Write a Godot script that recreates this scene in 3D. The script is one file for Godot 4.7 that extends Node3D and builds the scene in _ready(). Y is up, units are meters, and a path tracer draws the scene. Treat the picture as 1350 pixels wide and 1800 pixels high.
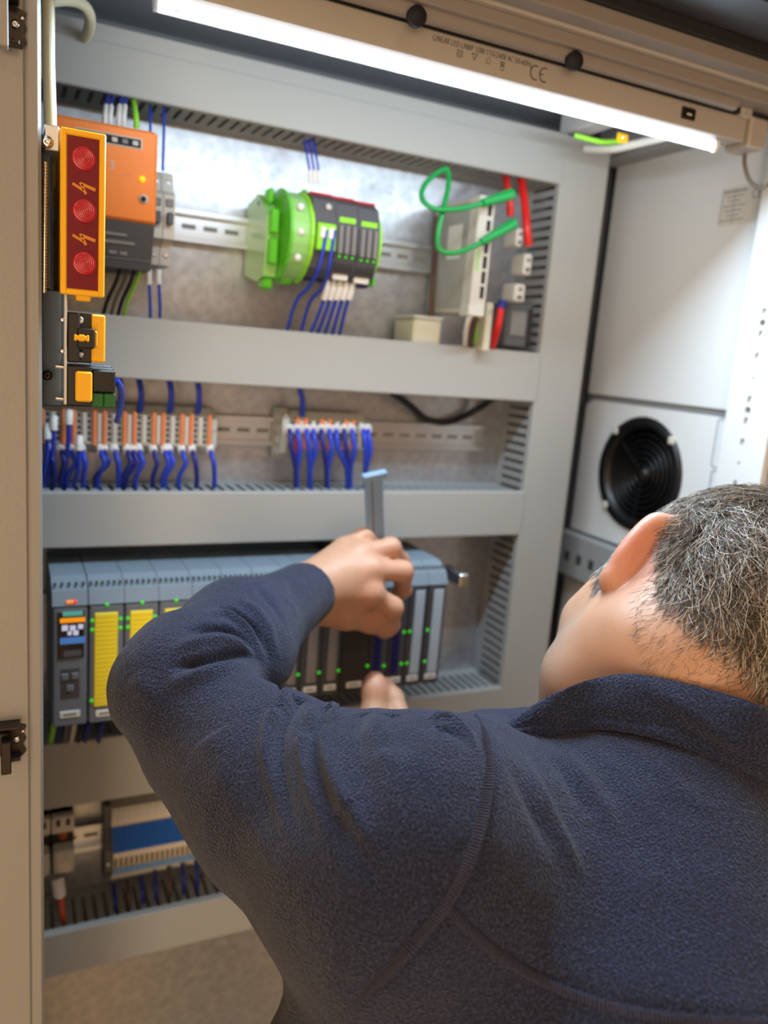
extends Node3D
# A technician works inside an open control cabinet.  Plate of the cabinet is z = 0, the room lies towards +z.

const FPX := 1404.157
const EYE := Vector3(0.0, 1.7, 0.978)
const CX := Vector3(0.90313, 0.08029, 0.42179)
const CY := Vector3(-0.01185, -0.97732, 0.21142)
const CZ := Vector3(0.42920, -0.19594, -0.88170)

var M := {}
var taken := {}
var rng := RandomNumberGenerator.new()

# ---------------------------------------------------------------- measuring helpers
func ray(x: float, y: float) -> Vector3:
	return CX * ((x - 675.0) / FPX) + CY * ((y - 900.0) / FPX) + CZ
func at(x: float, y: float, d: float) -> Vector3:          # point at distance d along the lens axis
	return EYE + ray(x, y) * d
func onz(x: float, y: float, z: float) -> Vector3:
	var d := ray(x, y)
	return EYE + d * ((z - EYE.z) / d.z)
func onx(x: float, y: float, wx: float) -> Vector3:
	var d := ray(x, y)
	return EYE + d * (wx / d.x)

# ---------------------------------------------------------------- materials
func mat(c: Color, rough := 0.5, metal := 0.0, spec := 0.5) -> StandardMaterial3D:
	var m := StandardMaterial3D.new()
	m.albedo_color = c
	m.roughness = rough
	m.metallic = metal
	m.metallic_specular = spec
	return m
func noise_tex(kind: int, freq: float, size: int, lo: Color, hi: Color, octaves := 3, sd := 1, o0 := 0.0, o1 := 1.0) -> NoiseTexture2D:
	var n := FastNoiseLite.new()
	n.noise_type = kind
	n.frequency = freq
	n.fractal_octaves = octaves
	n.seed = sd
	var t := NoiseTexture2D.new()
	t.width = size
	t.height = size
	t.seamless = true
	t.noise = n
	var g := Gradient.new()
	g.set_color(0, lo)
	g.set_color(1, hi)
	g.set_offset(0, o0)
	g.set_offset(1, o1)
	t.color_ramp = g
	return t
func tri(m: StandardMaterial3D, s: Vector3) -> void:
	m.uv1_triplanar = true
	m.uv1_scale = s
func bump(m: StandardMaterial3D, t: Texture2D, cm: float) -> void:
	m.heightmap_enabled = true
	m.heightmap_texture = t
	m.heightmap_scale = cm

func make_materials() -> void:
	var grain := noise_tex(FastNoiseLite.TYPE_SIMPLEX, 0.06, 256, Color(0, 0, 0), Color(1, 1, 1), 3, 3)
	M.paint = mat(Color(0.545, 0.545, 0.54), 0.42)
	tri(M.paint, Vector3(14, 14, 14))
	bump(M.paint, grain, 0.006)
	M.panel = mat(Color(0.85, 0.86, 0.86), 0.5)
	M.roof = mat(Color(0.62, 0.64, 0.67), 0.8)
	M.duct = mat(Color(0.655, 0.66, 0.65), 0.55)
	M.duct_dark = mat(Color(0.60, 0.615, 0.62), 0.6)
	M.zinc = mat(Color(0.80, 0.81, 0.83), 0.42, 0.78)
	M.zinc.albedo_texture = noise_tex(FastNoiseLite.TYPE_CELLULAR, 0.03, 512, Color(0.86, 0.87, 0.88), Color(1, 1, 1), 2, 5)
	M.zinc.roughness_texture = noise_tex(FastNoiseLite.TYPE_SIMPLEX, 0.02, 512, Color(0.75, 0.75, 0.75), Color(1, 1, 1), 4, 6)
	M.zinc.roughness_texture_channel = BaseMaterial3D.TEXTURE_CHANNEL_RED
	tri(M.zinc, Vector3(5, 5, 5))
	M.steel = mat(Color(0.78, 0.79, 0.80), 0.28, 1.0)
	M.rail = mat(Color(0.84, 0.86, 0.88), 0.35, 1.0)
	M.chrome = mat(Color(0.88, 0.88, 0.88), 0.15, 1.0)
	M.blue_steel = mat(Color(0.26, 0.31, 0.37), 0.35, 0.8)
	M.dark_steel = mat(Color(0.22, 0.20, 0.185), 0.33, 0.9)
	M.black = mat(Color(0.055, 0.05, 0.05), 0.35)
	M.matt_black = mat(Color(0.03, 0.03, 0.035), 0.7)
	M.fan_black = mat(Color(0.035, 0.037, 0.045), 0.4)
	M.yellow = mat(Color(0.93, 0.70, 0.06), 0.35)
	M.plc_yellow = mat(Color(1.0, 0.92, 0.18), 0.5)
	M.red = mat(Color(0.42, 0.0, 0.11), 0.22)
	M.red_lens = mat(Color(0.68, 0.0, 0.14), 0.12)
	M.red_lens.clearcoat_enabled = true
	M.red_lens.clearcoat = 0.6
	M.flash = mat(Color(0.80, 0.50, 0.10), 0.45)
	M.orange = mat(Color(0.98, 0.54, 0.20), 0.5)
	M.psu_grey = mat(Color(0.34, 0.35, 0.37), 0.5)
	M.plc = mat(Color(0.42, 0.45, 0.50), 0.5)
	M.plc_dark = mat(Color(0.25, 0.26, 0.28), 0.5)
	M.plc_vent = mat(Color(0.47, 0.53, 0.58), 0.5)
	M.plc_strip = mat(Color(0.50, 0.48, 0.47), 0.5)
	M.plc_light = mat(Color(0.66, 0.72, 0.78), 0.45)
	M.plc_blue = mat(Color(0.03, 0.05, 0.33), 0.45)
	M.anthracite = mat(Color(0.16, 0.155, 0.16), 0.55)
	M.cover_blue = mat(Color(0.50, 0.61, 0.73), 0.35)
	M.screen = mat(Color(0.02, 0.02, 0.03), 0.2)
	M.white = mat(Color(0.90, 0.90, 0.89), 0.5)
	M.off_white = mat(Color(0.80, 0.785, 0.75), 0.55)
	M.beige = mat(Color(0.79, 0.775, 0.69), 0.5)
	M.cable = mat(Color(0.80, 0.785, 0.68), 0.5)
	M.grey_cable = mat(Color(0.42, 0.40, 0.37), 0.5)
	M.brown = mat(Color(0.30, 0.20, 0.16), 0.5)
	M.blue_wire = mat(Color(0.13, 0.25, 0.76), 0.42)
	M.deep_wire = mat(Color(0.08, 0.13, 0.50), 0.45)
	M.red_wire = mat(Color(0.82, 0.10, 0.09), 0.4)
	M.orange_wire = mat(Color(0.78, 0.33, 0.12), 0.4)
	M.black_wire = mat(Color(0.08, 0.08, 0.10), 0.5)
	M.green_wire = mat(Color(0.08, 0.60, 0.28), 0.4)
	M.green = mat(Color(0.38, 0.78, 0.17), 0.4)
	M.lime = mat(Color(0.58, 0.88, 0.20), 0.4)
	M.green_clear = mat(Color(0.60, 0.82, 0.48), 0.3)
	M.dark_green = mat(Color(0.05, 0.36, 0.12), 0.4)
	M.module_grey = mat(Color(0.31, 0.31, 0.33), 0.5)
	M.slate = mat(Color(0.50, 0.50, 0.50), 0.5)
	M.red_edge = mat(Color(0.75, 0.12, 0.12), 0.4)
	M.term = mat(Color(0.70, 0.71, 0.69), 0.55)
	M.term_dark = mat(Color(0.22, 0.23, 0.22), 0.6)
	M.salmon = mat(Color(0.92, 0.53, 0.33), 0.5)
	M.term_blue = mat(Color(0.10, 0.40, 0.80), 0.45)
	M.term_sky = mat(Color(0.45, 0.62, 0.82), 0.45)
	M.term_white = mat(Color(0.86, 0.82, 0.76), 0.5)
	M.term_brown = mat(Color(0.42, 0.37, 0.28), 0.6)
	M.lamp_body = mat(Color(0.66, 0.64, 0.615), 0.4)
	M.ink = mat(Color(0.16, 0.14, 0.13), 0.6)
	M.pale_ink = mat(Color(0.50, 0.52, 0.52), 0.6)
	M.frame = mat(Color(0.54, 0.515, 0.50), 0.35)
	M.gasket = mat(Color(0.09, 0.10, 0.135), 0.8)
	M.tube = mat(Color(0.95, 0.97, 1.0), 0.2)
	M.tube.emission_enabled = true
	M.tube.emission = Color(0.93, 0.96, 1.0)
	M.tube.emission_energy_multiplier = 2.6
	M.led_dot = mat(Color(0.9, 0.95, 1.0), 0.3)
	M.led_dot.emission_enabled = true
	M.led_dot.emission = Color(0.55, 0.62, 0.70)
	M.led_dot.emission_energy_multiplier = 1.0
	M.clear = mat(Color(0.95, 0.97, 1.0, 0.12), 0.08)
	M.clear.transparency = BaseMaterial3D.TRANSPARENCY_ALPHA
	M.green_led = glow(Color(0.22, 0.78, 0.12), 0.55)
	M.red_led = glow(Color(0.95, 0.22, 0.16), 0.6)
	M.amber_led = glow(Color(0.98, 0.55, 0.20), 0.6)
	M.yellow_led = glow(Color(0.98, 0.80, 0.10), 0.6)
	M.screen_teal = glow(Color(0.30, 0.62, 0.58), 0.5)
	M.screen_orange = glow(Color(0.95, 0.58, 0.06), 0.6)
	M.screen_white = glow(Color(0.75, 0.75, 0.85), 0.6)
	M.screen_blue = glow(Color(0.22, 0.42, 0.68), 0.6)
	M.floor = mat(Color(0.92, 0.86, 0.75), 0.2)
	M.wood = mat(Color(0.52, 0.36, 0.27), 0.5)
	M.wall = mat(Color(0.88, 0.82, 0.74), 0.8)
	M.ceiling = mat(Color(0.85, 0.80, 0.72), 0.8)
	M.added_fill_glow = glow(Color(1.0, 0.88, 0.72), 2.2)  # glow of the window added behind the viewer
	M.lamp_glow = glow(Color(1.0, 0.85, 0.68), 3.0)
func glow(c: Color, e: float) -> StandardMaterial3D:
	var m := mat(c, 0.4)
	m.emission_enabled = true
	m.emission = c
	m.emission_energy_multiplier = e
	return m

# ---------------------------------------------------------------- mesh helpers
func nb() -> SurfaceTool:
	var st := SurfaceTool.new()
	st.begin(Mesh.PRIMITIVE_TRIANGLES)
	st.set_smooth_group(-1)
	return st
func t3(st: SurfaceTool, a: Vector3, b: Vector3, c: Vector3, inside: Vector3) -> void:
	if (b - a).cross(c - a).dot(a - inside) > 0.0:      # Godot's front faces run clockwise
		var k := b
		b = c
		c = k
	st.add_vertex(a)
	st.add_vertex(b)
	st.add_vertex(c)
func q4(st: SurfaceTool, a: Vector3, b: Vector3, c: Vector3, d: Vector3, inside: Vector3) -> void:
	t3(st, a, b, c, inside)
	t3(st, a, c, d, inside)
func bx(st: SurfaceTool, c: Vector3, s: Vector3, ch := 0.0, xf := Transform3D()) -> SurfaceTool:
	st.set_smooth_group(-1)
	var h := s * 0.5
	var k := minf(ch, minf(h.x, minf(h.y, h.z)) * 0.9)
	var o := xf * c
	var sg := [-1.0, 1.0]
	var p := func(x: float, y: float, z: float, ax: int) -> Vector3:
		var v := Vector3(x * (h.x - k), y * (h.y - k), z * (h.z - k))
		v[ax] = (Vector3(x, y, z) * h)[ax]
		return xf * (c + v)
	for s1: float in sg:
		q4(st, p.call(s1, -1.0, -1.0, 0), p.call(s1, 1.0, -1.0, 0), p.call(s1, 1.0, 1.0, 0), p.call(s1, -1.0, 1.0, 0), o)
		q4(st, p.call(-1.0, s1, -1.0, 1), p.call(1.0, s1, -1.0, 1), p.call(1.0, s1, 1.0, 1), p.call(-1.0, s1, 1.0, 1), o)
		q4(st, p.call(-1.0, -1.0, s1, 2), p.call(1.0, -1.0, s1, 2), p.call(1.0, 1.0, s1, 2), p.call(-1.0, 1.0, s1, 2), o)
	if k > 0.0:
		for s1: float in sg:
			for s2: float in sg:
				q4(st, p.call(s1, s2, -1.0, 0), p.call(s1, s2, 1.0, 0), p.call(s1, s2, 1.0, 1), p.call(s1, s2, -1.0, 1), o)
				q4(st, p.call(s1, -1.0, s2, 0), p.call(s1, 1.0, s2, 0), p.call(s1, 1.0, s2, 2), p.call(s1, -1.0, s2, 2), o)
				q4(st, p.call(-1.0, s1, s2, 1), p.call(1.0, s1, s2, 1), p.call(1.0, s1, s2, 2), p.call(-1.0, s1, s2, 2), o)
				for s3: float in sg:
					t3(st, p.call(s1, s2, s3, 0), p.call(s1, s2, s3, 1), p.call(s1, s2, s3, 2), o)
	return st
func b2(st: SurfaceTool, lo: Vector3, hi: Vector3, ch := 0.0) -> SurfaceTool:      # box between two corners
	return bx(st, (lo + hi) * 0.5, (hi - lo).abs(), ch)
func spline(p: Array, n: int) -> PackedVector3Array:
	var out := PackedVector3Array()
	for i in p.size() - 1:
		var a: Vector3 = p[maxi(i - 1, 0)]
		var b: Vector3 = p[i]
		var c: Vector3 = p[i + 1]
		var d: Vector3 = p[mini(i + 2, p.size() - 1)]
		for j in n:
			out.append(b.cubic_interpolate(c, a, d, float(j) / n))
	out.append(p[p.size() - 1])
	return out
func tube(st: SurfaceTool, pts: PackedVector3Array, r: float, sides := 8, r_end := -1.0) -> SurfaceTool:
	st.set_smooth_group(0)
	var n := pts.size()
	var rings: Array[PackedVector3Array] = []
	var u := Vector3.UP
	for i in n:
		var dir := (pts[mini(i + 1, n - 1)] - pts[maxi(i - 1, 0)]).normalized()
		if absf(dir.dot(u)) > 0.95 and i == 0:
			u = Vector3.RIGHT
		u = (u - dir * dir.dot(u)).normalized()
		var v := dir.cross(u)
		var rr := r if r_end < 0.0 else lerpf(r, r_end, float(i) / (n - 1))
		var ring := PackedVector3Array()
		for k in sides:
			var a := TAU * k / sides
			ring.append(pts[i] + (u * cos(a) + v * sin(a)) * rr)
		rings.append(ring)
	for i in n - 1:
		for k in sides:
			var k2 := (k + 1) % sides
			q4(st, rings[i][k], rings[i][k2], rings[i + 1][k2], rings[i + 1][k], (pts[i] + pts[i + 1]) * 0.5)
	st.set_smooth_group(-1)
	for k in range(1, sides - 1):
		t3(st, rings[0][0], rings[0][k], rings[0][k + 1], pts[1])
		t3(st, rings[n - 1][0], rings[n - 1][k], rings[n - 1][k + 1], pts[n - 2])
	return st
func lathe(st: SurfaceTool, prof: PackedVector2Array, segs: int, xf: Transform3D) -> SurfaceTool:   # profile is (radius, height along local y)
	st.set_smooth_group(1)
	for i in prof.size() - 1:
		for k in segs:
			var a0 := TAU * k / segs
			var a1 := TAU * (k + 1) / segs
			var f := func(pp: Vector2, an: float) -> Vector3: return xf * Vector3(pp.x * cos(an), pp.y, pp.x * sin(an))
			var A: Vector3 = f.call(prof[i], a0)
			var B: Vector3 = f.call(prof[i], a1)
			var C: Vector3 = f.call(prof[i + 1], a1)
			var D: Vector3 = f.call(prof[i + 1], a0)
			var d := prof[i + 1] - prof[i]
			var nn := Vector2(d.y, -d.x)
			var mid := (prof[i] + prof[i + 1]) * 0.5 - nn * 10.0
			var am := (a0 + a1) * 0.5
			var ins: Vector3 = xf * Vector3(mid.x * cos(am), mid.y, mid.x * sin(am))
			if prof[i].x > 1e-6:
				t3(st, A, B, C, ins)
			if prof[i + 1].x > 1e-6:
				t3(st, A, C, D, ins)
	return st
func prism(st: SurfaceTool, poly: PackedVector2Array, z0: float, z1: float, xf := Transform3D()) -> SurfaceTool:
	st.set_smooth_group(-1)
	var big := PackedVector2Array()
	for v in poly:
		big.append(v * 5000.0)
	var id := Geometry2D.triangulate_polygon(big)
	var far := xf.basis.z * 100.0
	for i in range(0, id.size(), 3):
		var a := poly[id[i]]
		var b := poly[id[i + 1]]
		var c := poly[id[i + 2]]
		t3(st, xf * Vector3(a.x, a.y, z1), xf * Vector3(b.x, b.y, z1), xf * Vector3(c.x, c.y, z1), xf * Vector3(a.x, a.y, z1) - far)
		t3(st, xf * Vector3(a.x, a.y, z0), xf * Vector3(b.x, b.y, z0), xf * Vector3(c.x, c.y, z0), xf * Vector3(a.x, a.y, z0) + far)
	var cw := 1.0 if Geometry2D.is_polygon_clockwise(poly) else -1.0
	for i in poly.size():
		var a := poly[i]
		var b := poly[(i + 1) % poly.size()]
		var e := (b - a).orthogonal() * cw
		var m := (a + b) * 0.5 + e.normalized() * 0.0001 * -1.0
		if Geometry2D.is_point_in_polygon((a + b) * 0.5 + e.normalized() * 0.00005, poly):
			m = (a + b) * 0.5 + e.normalized() * 0.0001
		q4(st, xf * Vector3(a.x, a.y, z0), xf * Vector3(b.x, b.y, z0), xf * Vector3(b.x, b.y, z1), xf * Vector3(a.x, a.y, z1), xf * Vector3(m.x, m.y, (z0 + z1) * 0.5))
	return st
func numbered(n: String) -> String:
	if not taken.has(n):
		taken[n] = 0
		return n
	taken[n] += 1
	return "%s_%03d" % [n, taken[n]]
func mesh_of(st: SurfaceTool) -> ArrayMesh:
	st.generate_normals()
	return st.commit()
func put(called: String, st: SurfaceTool, m: Material, parent: Node = null) -> MeshInstance3D:
	return put_mesh(called, mesh_of(st), m, parent)
func put_mesh(called: String, me: Mesh, m: Material, parent: Node = null) -> MeshInstance3D:
	var o := MeshInstance3D.new()
	o.mesh = me
	o.material_override = m
	if parent == null:
		o.name = numbered(called)
		add_child(o)
	else:
		o.name = called
		parent.add_child(o, true)
	return o
func tag(o: Node3D, label: String, category: String, group := "") -> Node3D:
	o.set_meta("label", label)
	o.set_meta("category", category)
	if group != "":
		o.set_meta("group", group)
	return o
func thing(called: String, label: String, category: String, pos := Vector3.ZERO, group := "") -> Node3D:
	var o := Node3D.new()
	o.name = numbered(called)
	o.position = pos
	add_child(o)
	return tag(o, label, category, group)
func dup(root: Node3D, base: String, pos: Vector3, label: String, group: String) -> Node3D:
	var r: Node3D = root.duplicate()
	r.name = numbered(base)
	add_child(r)
	r.position = pos
	r.set_meta("label", label)
	if group != "":
		r.set_meta("group", group)
	return r
func struct_box(called: String, lo: Vector3, hi: Vector3, m: Material) -> void:
	put(called, b2(nb(), lo, hi), m).set_meta("kind", "structure")
func screw(st: SurfaceTool, p: Vector3, dir: Vector3, r: float, h: float) -> SurfaceTool:   # domed slotted head
	var b := Basis(Quaternion(Vector3.UP, dir.normalized()))
	lathe(st, PackedVector2Array([Vector2(r, 0), Vector2(r * 0.95, h * 0.5), Vector2(r * 0.6, h * 0.9), Vector2(r * 0.25, h), Vector2(r * 0.2, h * 0.7), Vector2(0, h * 0.7)]), 14, Transform3D(b, p))
	return st
func text_part(called: String, words: String, h: float, depth: float, xf: Transform3D, m: Material, parent: Node) -> void:
	var t := TextMesh.new()
	t.text = words
	var f := SystemFont.new()
	f.font_names = PackedStringArray(["Droid Sans"])
	t.font = f
	t.font_size = 32
	t.pixel_size = h / 23.0
	t.depth = depth
	t.curve_step = 1.0
	var o := put_mesh(called, t, m, parent)
	o.transform = xf

# ---------------------------------------------------------------- the scene
func _ready() -> void:
	rng.seed = 7
	var cam := Camera3D.new()
	cam.name = "camera"
	cam.transform = Transform3D(Basis(CX, -CY, -CZ), EYE)
	var lens := CameraAttributesPhysical.new()
	lens.frustum_focal_length = 12.0 / (900.0 / FPX)
	lens.frustum_focus_distance = 0.545
	lens.exposure_aperture = 3.0
	lens.frustum_near = 0.05
	lens.frustum_far = 50.0
	cam.attributes = lens
	add_child(cam)
	var we := WorldEnvironment.new()
	we.name = "environment"
	var env := Environment.new()
	env.background_mode = Environment.BG_COLOR
	env.background_color = Color(0.20, 0.15, 0.11)
	env.tonemap_mode = Environment.TONE_MAPPER_LINEAR
	env.tonemap_exposure = 1.0
	env.sdfgi_enabled = true
	env.ssao_enabled = true
	env.ssil_enabled = true
	we.environment = env
	add_child(we)
	make_materials()
	room_lights()
	build_room()
	build_cabinet()
	build_lamp()
	build_ducts()
	build_rails()
	build_upper_row()
	build_middle_row()
	build_controller()
	build_lower_row()
	build_post_devices()
	build_loose_cables()
	build_person()

func area(called: String, pos: Vector3, towards: Vector3, size: Vector2, c: Color, e: float) -> void:
	var l := AreaLight3D.new()
	l.name = called
	l.area_size = size
	l.light_color = c
	l.light_energy = e
	l.area_range = 12.0
	l.shadow_enabled = true
	l.transform = Transform3D(Basis.looking_at(towards, Vector3.RIGHT), pos)
	add_child(l)

func room_lights() -> void:
	for p: Vector3 in [Vector3(-1.3, 2.975, 1.9), Vector3(0.2, 2.975, 2.6)]:
		var t := thing("ceiling_light", "warm flat ceiling light panel in the workshop behind the viewer", "ceiling light", p, "workshop ceiling lights")
		put("frame", bx(nb(), Vector3(0, 0.012, 0), Vector3(0.66, 0.024, 0.66), 0.004), M.white, t)
		put("diffuser", bx(nb(), Vector3(0, -0.001, 0), Vector3(0.6, 0.006, 0.6)), M.lamp_glow, t)
		area("ceiling_light_source", p + Vector3(0, -0.01, 0), Vector3.DOWN, Vector2(0.6, 0.6), Color(1.0, 0.90, 0.78), 0.6)

	area("added_fill_light", Vector3(-0.8, 1.12, 3.26), Vector3(0.22, 0.0, -1), Vector2(1.84, 1.5), Color(1.0, 0.895, 0.775), 5.5)  # added fill for the dim lower ducts, set at the made-up window

func build_room() -> void:
	# unseen glowing window, added behind the viewer to brighten the lower ducts
	var w := put("added_window_1", b2(nb(), Vector3(-1.6, 0.15, 3.285), Vector3(0.0, 2.1, 3.3), 0.002), M.white)
	w.set_meta("kind", "structure")
	for i in 3:
		put("added_pane", b2(nb(), Vector3(-1.54 + i * 0.5, 0.2, 3.278), Vector3(-1.06 + i * 0.5, 2.04, 3.286)), M.added_fill_glow, w)
	struct_box("floor", Vector3(-2.2, -0.1, -0.8), Vector3(5, 0, 3.3), M.floor)
	struct_box("ceiling", Vector3(-2.2, 3.0, -0.8), Vector3(5, 3.1, 3.3), M.ceiling)
	struct_box("wall_front", Vector3(-2.2, 0, -0.9), Vector3(5, 3, -0.8), M.wall)
	struct_box("wall_back", Vector3(-2.2, 0, 3.3), Vector3(5, 3, 3.4), M.wall)
	struct_box("wall_left", Vector3(-2.3, 0, -0.8), Vector3(-2.2, 3, 3.3), M.wall)
	struct_box("wall_right", Vector3(5, 0, -0.8), Vector3(5.1, 3, 3.3), M.wall)

func build_cabinet() -> void:
	var t := thing("control_cabinet", "open grey steel control cabinet with galvanised back plate and perforated frame posts", "cabinet")
	put("mounting_plate", b2(nb(), Vector3(-0.14, 0.30, -0.003), Vector3(0.765, 2.01, 0), 0.001), M.zinc, t)
	put("back_wall", b2(nb(), Vector3(-0.2, 0.0, -0.06), Vector3(0.88, 2.06, -0.05)), M.paint, t)
	put("outer_wall", b2(nb(), Vector3(0.87, 0.0, -0.05), Vector3(0.88, 2.06, 0.36)), M.paint, t)
	put("outer_wall", b2(nb(), Vector3(-0.2, 0.0, -0.05), Vector3(-0.19, 2.06, 0.36)), M.paint, t)
	put("cabinet_floor", b2(nb(), Vector3(-0.19, 0.0, -0.05), Vector3(0.87, 0.1, 0.36)), M.paint, t)
	put("roof", b2(nb(), Vector3(-0.19, 2.035, -0.05), Vector3(0.87, 2.06, 0.36)), M.roof, t)
	# lining of the right side: upper panel, joint, lower panel with the round fan cut-out, foot panel
	put("side_panel", b2(nb(), Vector3(0.80, 1.6635, 0.004), Vector3(0.806, 2.01, 0.276), 0.0008), M.panel, t)
	var pn := nb()
	var c := Vector2(0.1333, 1.5612)
	for k in 64:
		var q: Array[Vector3] = []
		for j in 2:
			var a := TAU * (k + j) / 64.0
			var d := Vector2(cos(a), sin(a))
			var s := minf((0.272 - c.x if d.x > 0.0 else c.x - 0.004) / maxf(absf(d.x), 1e-6), (1.655 - c.y if d.y > 0.0 else c.y - 1.455) / maxf(absf(d.y), 1e-6))
			q.append(Vector3(0.80, c.y + d.y * 0.0805, c.x + d.x * 0.0805))
			q.append(Vector3(0.80, c.y + d.y * s, c.x + d.x * s))
		q4(pn, q[0], q[1], q[3], q[2], Vector3(0.85, c.y, c.x))
		q4(pn, q[0], q[2], q[2] + Vector3(0.006, 0, 0), q[0] + Vector3(0.006, 0, 0), (q[0] + q[2]) * 0.5 + (q[0] - Vector3(0.80, c.y, c.x)))
	put("side_panel", pn, M.panel, t)
	put("joint_strip", b2(nb(), Vector3(0.803, 1.652, 0.004), Vector3(0.806, 1.667, 0.276)), M.slate, t)
	put("side_panel", b2(nb(), Vector3(0.80, 0.1, 0.004), Vector3(0.806, 1.38, 0.276), 0.0008), M.panel, t)
	# round-cornered slot pressed into the lower panel and two outlines under it
	var slot_at := onx(1266, 780, 0.80)
	for s: Array in [[slot_at, 0.0085, 0.024], [onx(1258, 845, 0.80), 0.008, 0.006]]:
		var st := nb()
		var loop := PackedVector3Array()
		for k in 25:
			var a := TAU * k / 24.0
			var o: Vector3 = s[0]
			loop.append(o + Vector3(-0.0002, signf(sin(a)) * s[2] + sin(a) * 0.006, clampf(cos(a) * 1.4, -1, 1) * s[1]))
		tube(st, loop, 0.0006, 5)
		put("pressed_slot", st, M.slate, t)
	# perforated corner post on the right: real openings cut from a box
	var post := CSGBox3D.new()
	post.name = "perforated_post"
	post.size = Vector3(0.012, 1.9, 0.064)
	post.position = Vector3(0.794, 1.06, 0.309)
	post.material = M.panel
	t.add_child(post)
	var k := 0
	for i in 46:
		var y := 1.93 - i * 0.0125
		if k % 8 == 5 or k % 8 == 2:
			var h := CSGCylinder3D.new()
			h.name = "hole"
			h.radius = 0.0042 if k % 8 == 5 else 0.0018
			h.height = 0.05
			h.sides = 14
			h.operation = CSGShape3D.OPERATION_SUBTRACTION
			h.rotation = Vector3(0, 0, PI / 2)
			h.position = Vector3(0, y - 1.06, -0.002)
			post.add_child(h, true)
		elif k % 2 == 0:
			var h := CSGBox3D.new()
			h.name = "slot"
			h.size = Vector3(0.006, 0.0075, 0.0055)
			h.operation = CSGShape3D.OPERATION_SUBTRACTION
			h.position = Vector3(-0.0052, y - 1.06, -0.002)
			post.add_child(h, true)
		k += 1
	# horizontal perforated rail across the side, under the fan panel
	var sr := nb()
	b2(sr, Vector3(0.782, 1.385, 0.0), Vector3(0.80, 1.452, 0.276), 0.002)
	put("side_rail", sr, M.duct_dark, t)
	for i in 9:
		put("rail_hole", b2(nb(), Vector3(0.7815, 1.408, 0.02 + i * 0.028), Vector3(0.785, 1.424, 0.032 + i * 0.028), 0.001), M.term_dark, t)
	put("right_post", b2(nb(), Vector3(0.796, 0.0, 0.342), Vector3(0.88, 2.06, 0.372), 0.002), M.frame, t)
	# left corner post with its folded lip
	put("left_post", b2(nb(), Vector3(-0.19, 0.0, 0.33), Vector3(0.0154, 2.06, 0.36), 0.0012), M.paint, t)
	put("post_lip", b2(nb(), Vector3(0.0154, 0.0, 0.325), Vector3(0.0252, 2.06, 0.3603), 0.0022), M.paint, t)
	# stepped front frame of the roof
	var xr := 0.80
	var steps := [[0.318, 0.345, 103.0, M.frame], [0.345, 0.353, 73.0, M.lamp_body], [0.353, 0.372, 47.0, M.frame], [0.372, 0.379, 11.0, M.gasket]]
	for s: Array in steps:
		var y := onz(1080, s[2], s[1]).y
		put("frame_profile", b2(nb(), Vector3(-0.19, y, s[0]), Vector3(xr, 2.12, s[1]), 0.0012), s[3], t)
	var yg := onz(1080, 11.0, 0.379).y
	put("frame_profile", b2(nb(), Vector3(-0.19, yg + 0.010, 0.379), Vector3(xr + 0.08, 2.12, 0.44), 0.0012), M.anthracite, t)
	put("frame_corner", b2(nb(), Vector3(0.70, onz(1330, 22, 0.44).y, 0.44), Vector3(0.82, 2.12, 0.47), 0.002), M.wood, t)
	put("painted_gap_shade", b2(nb(), Vector3(-0.19, onz(1000, 118, 0.318).y + 0.0005, 0.285), Vector3(0.74, 2.03, 0.321)), M.gasket, t)  # dark filler standing in for the shade between lamp body and frame
	# rounded rail the lamp hangs from
	var rc := onz(1080, 119, 0.33)
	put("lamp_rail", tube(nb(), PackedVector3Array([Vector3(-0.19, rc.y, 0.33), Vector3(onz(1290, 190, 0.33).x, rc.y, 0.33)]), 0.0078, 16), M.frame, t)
	for px: float in [731, 1008]:
		var lx := onz(px, 30.0 if px < 800.0 else 108.0, 0.338)
		put("rail_clip", lathe(nb(), PackedVector2Array([Vector2(0.0, -0.002), Vector2(0.008, -0.002), Vector2(0.008, 0.004), Vector2(0, 0.004)]), 16, Transform3D(Basis(Vector3.RIGHT, PI / 2), lx)), M.gasket, t)
	# roof frame along the right side: galvanised rails and brackets under the roof
	put("roof_rail", b2(nb(), Vector3(0.765, 1.985, 0.0), Vector3(0.80, 2.03, 0.31), 0.002), M.duct_dark, t)
	put("roof_rail", b2(nb(), Vector3(0.66, 1.995, 0.05), Vector3(0.69, 2.03, 0.30), 0.002), M.panel, t)
	put("bracket", b2(nb(), Vector3(0.68, 2.0, 0.21), Vector3(0.80, 2.03, 0.235), 0.002), M.steel, t)
	put("bracket", b2(nb(), Vector3(0.74, onz(1335, 200, 0.31).y, 0.312), Vector3(0.80, onz(1335, 170, 0.31).y, 0.342), 0.002), M.steel, t)
	# sticker printed on the side panel
	var st := thing("rating_sticker", "pale printed rating sticker on the upper right side panel", "sticker", onx(1303, 360, 0.7998))
	put("paper", bx(nb(), Vector3(0, 0, 0), Vector3(0.0004, 0.044, 0.062)), M.off_white, st)
	for r in [[-0.019, -0.004], [0.0, 0.028]]:
		put("printed_frame", tube(nb(), PackedVector3Array([Vector3(-0.0003, 0.02, -0.03 + r[0] + 0.019), Vector3(-0.0003, -0.02, -0.03 + r[0] + 0.019)]), 0.0005, 4), M.pale_ink, st)
	for i in 7:
		put("printed_line", bx(nb(), Vector3(-0.0003, 0.017 - i * 0.0055, -0.011), Vector3(0.0003, 0.0022 if i == 0 else 0.0012, 0.034 - (i % 3) * 0.008)), M.pale_ink, st)
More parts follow.
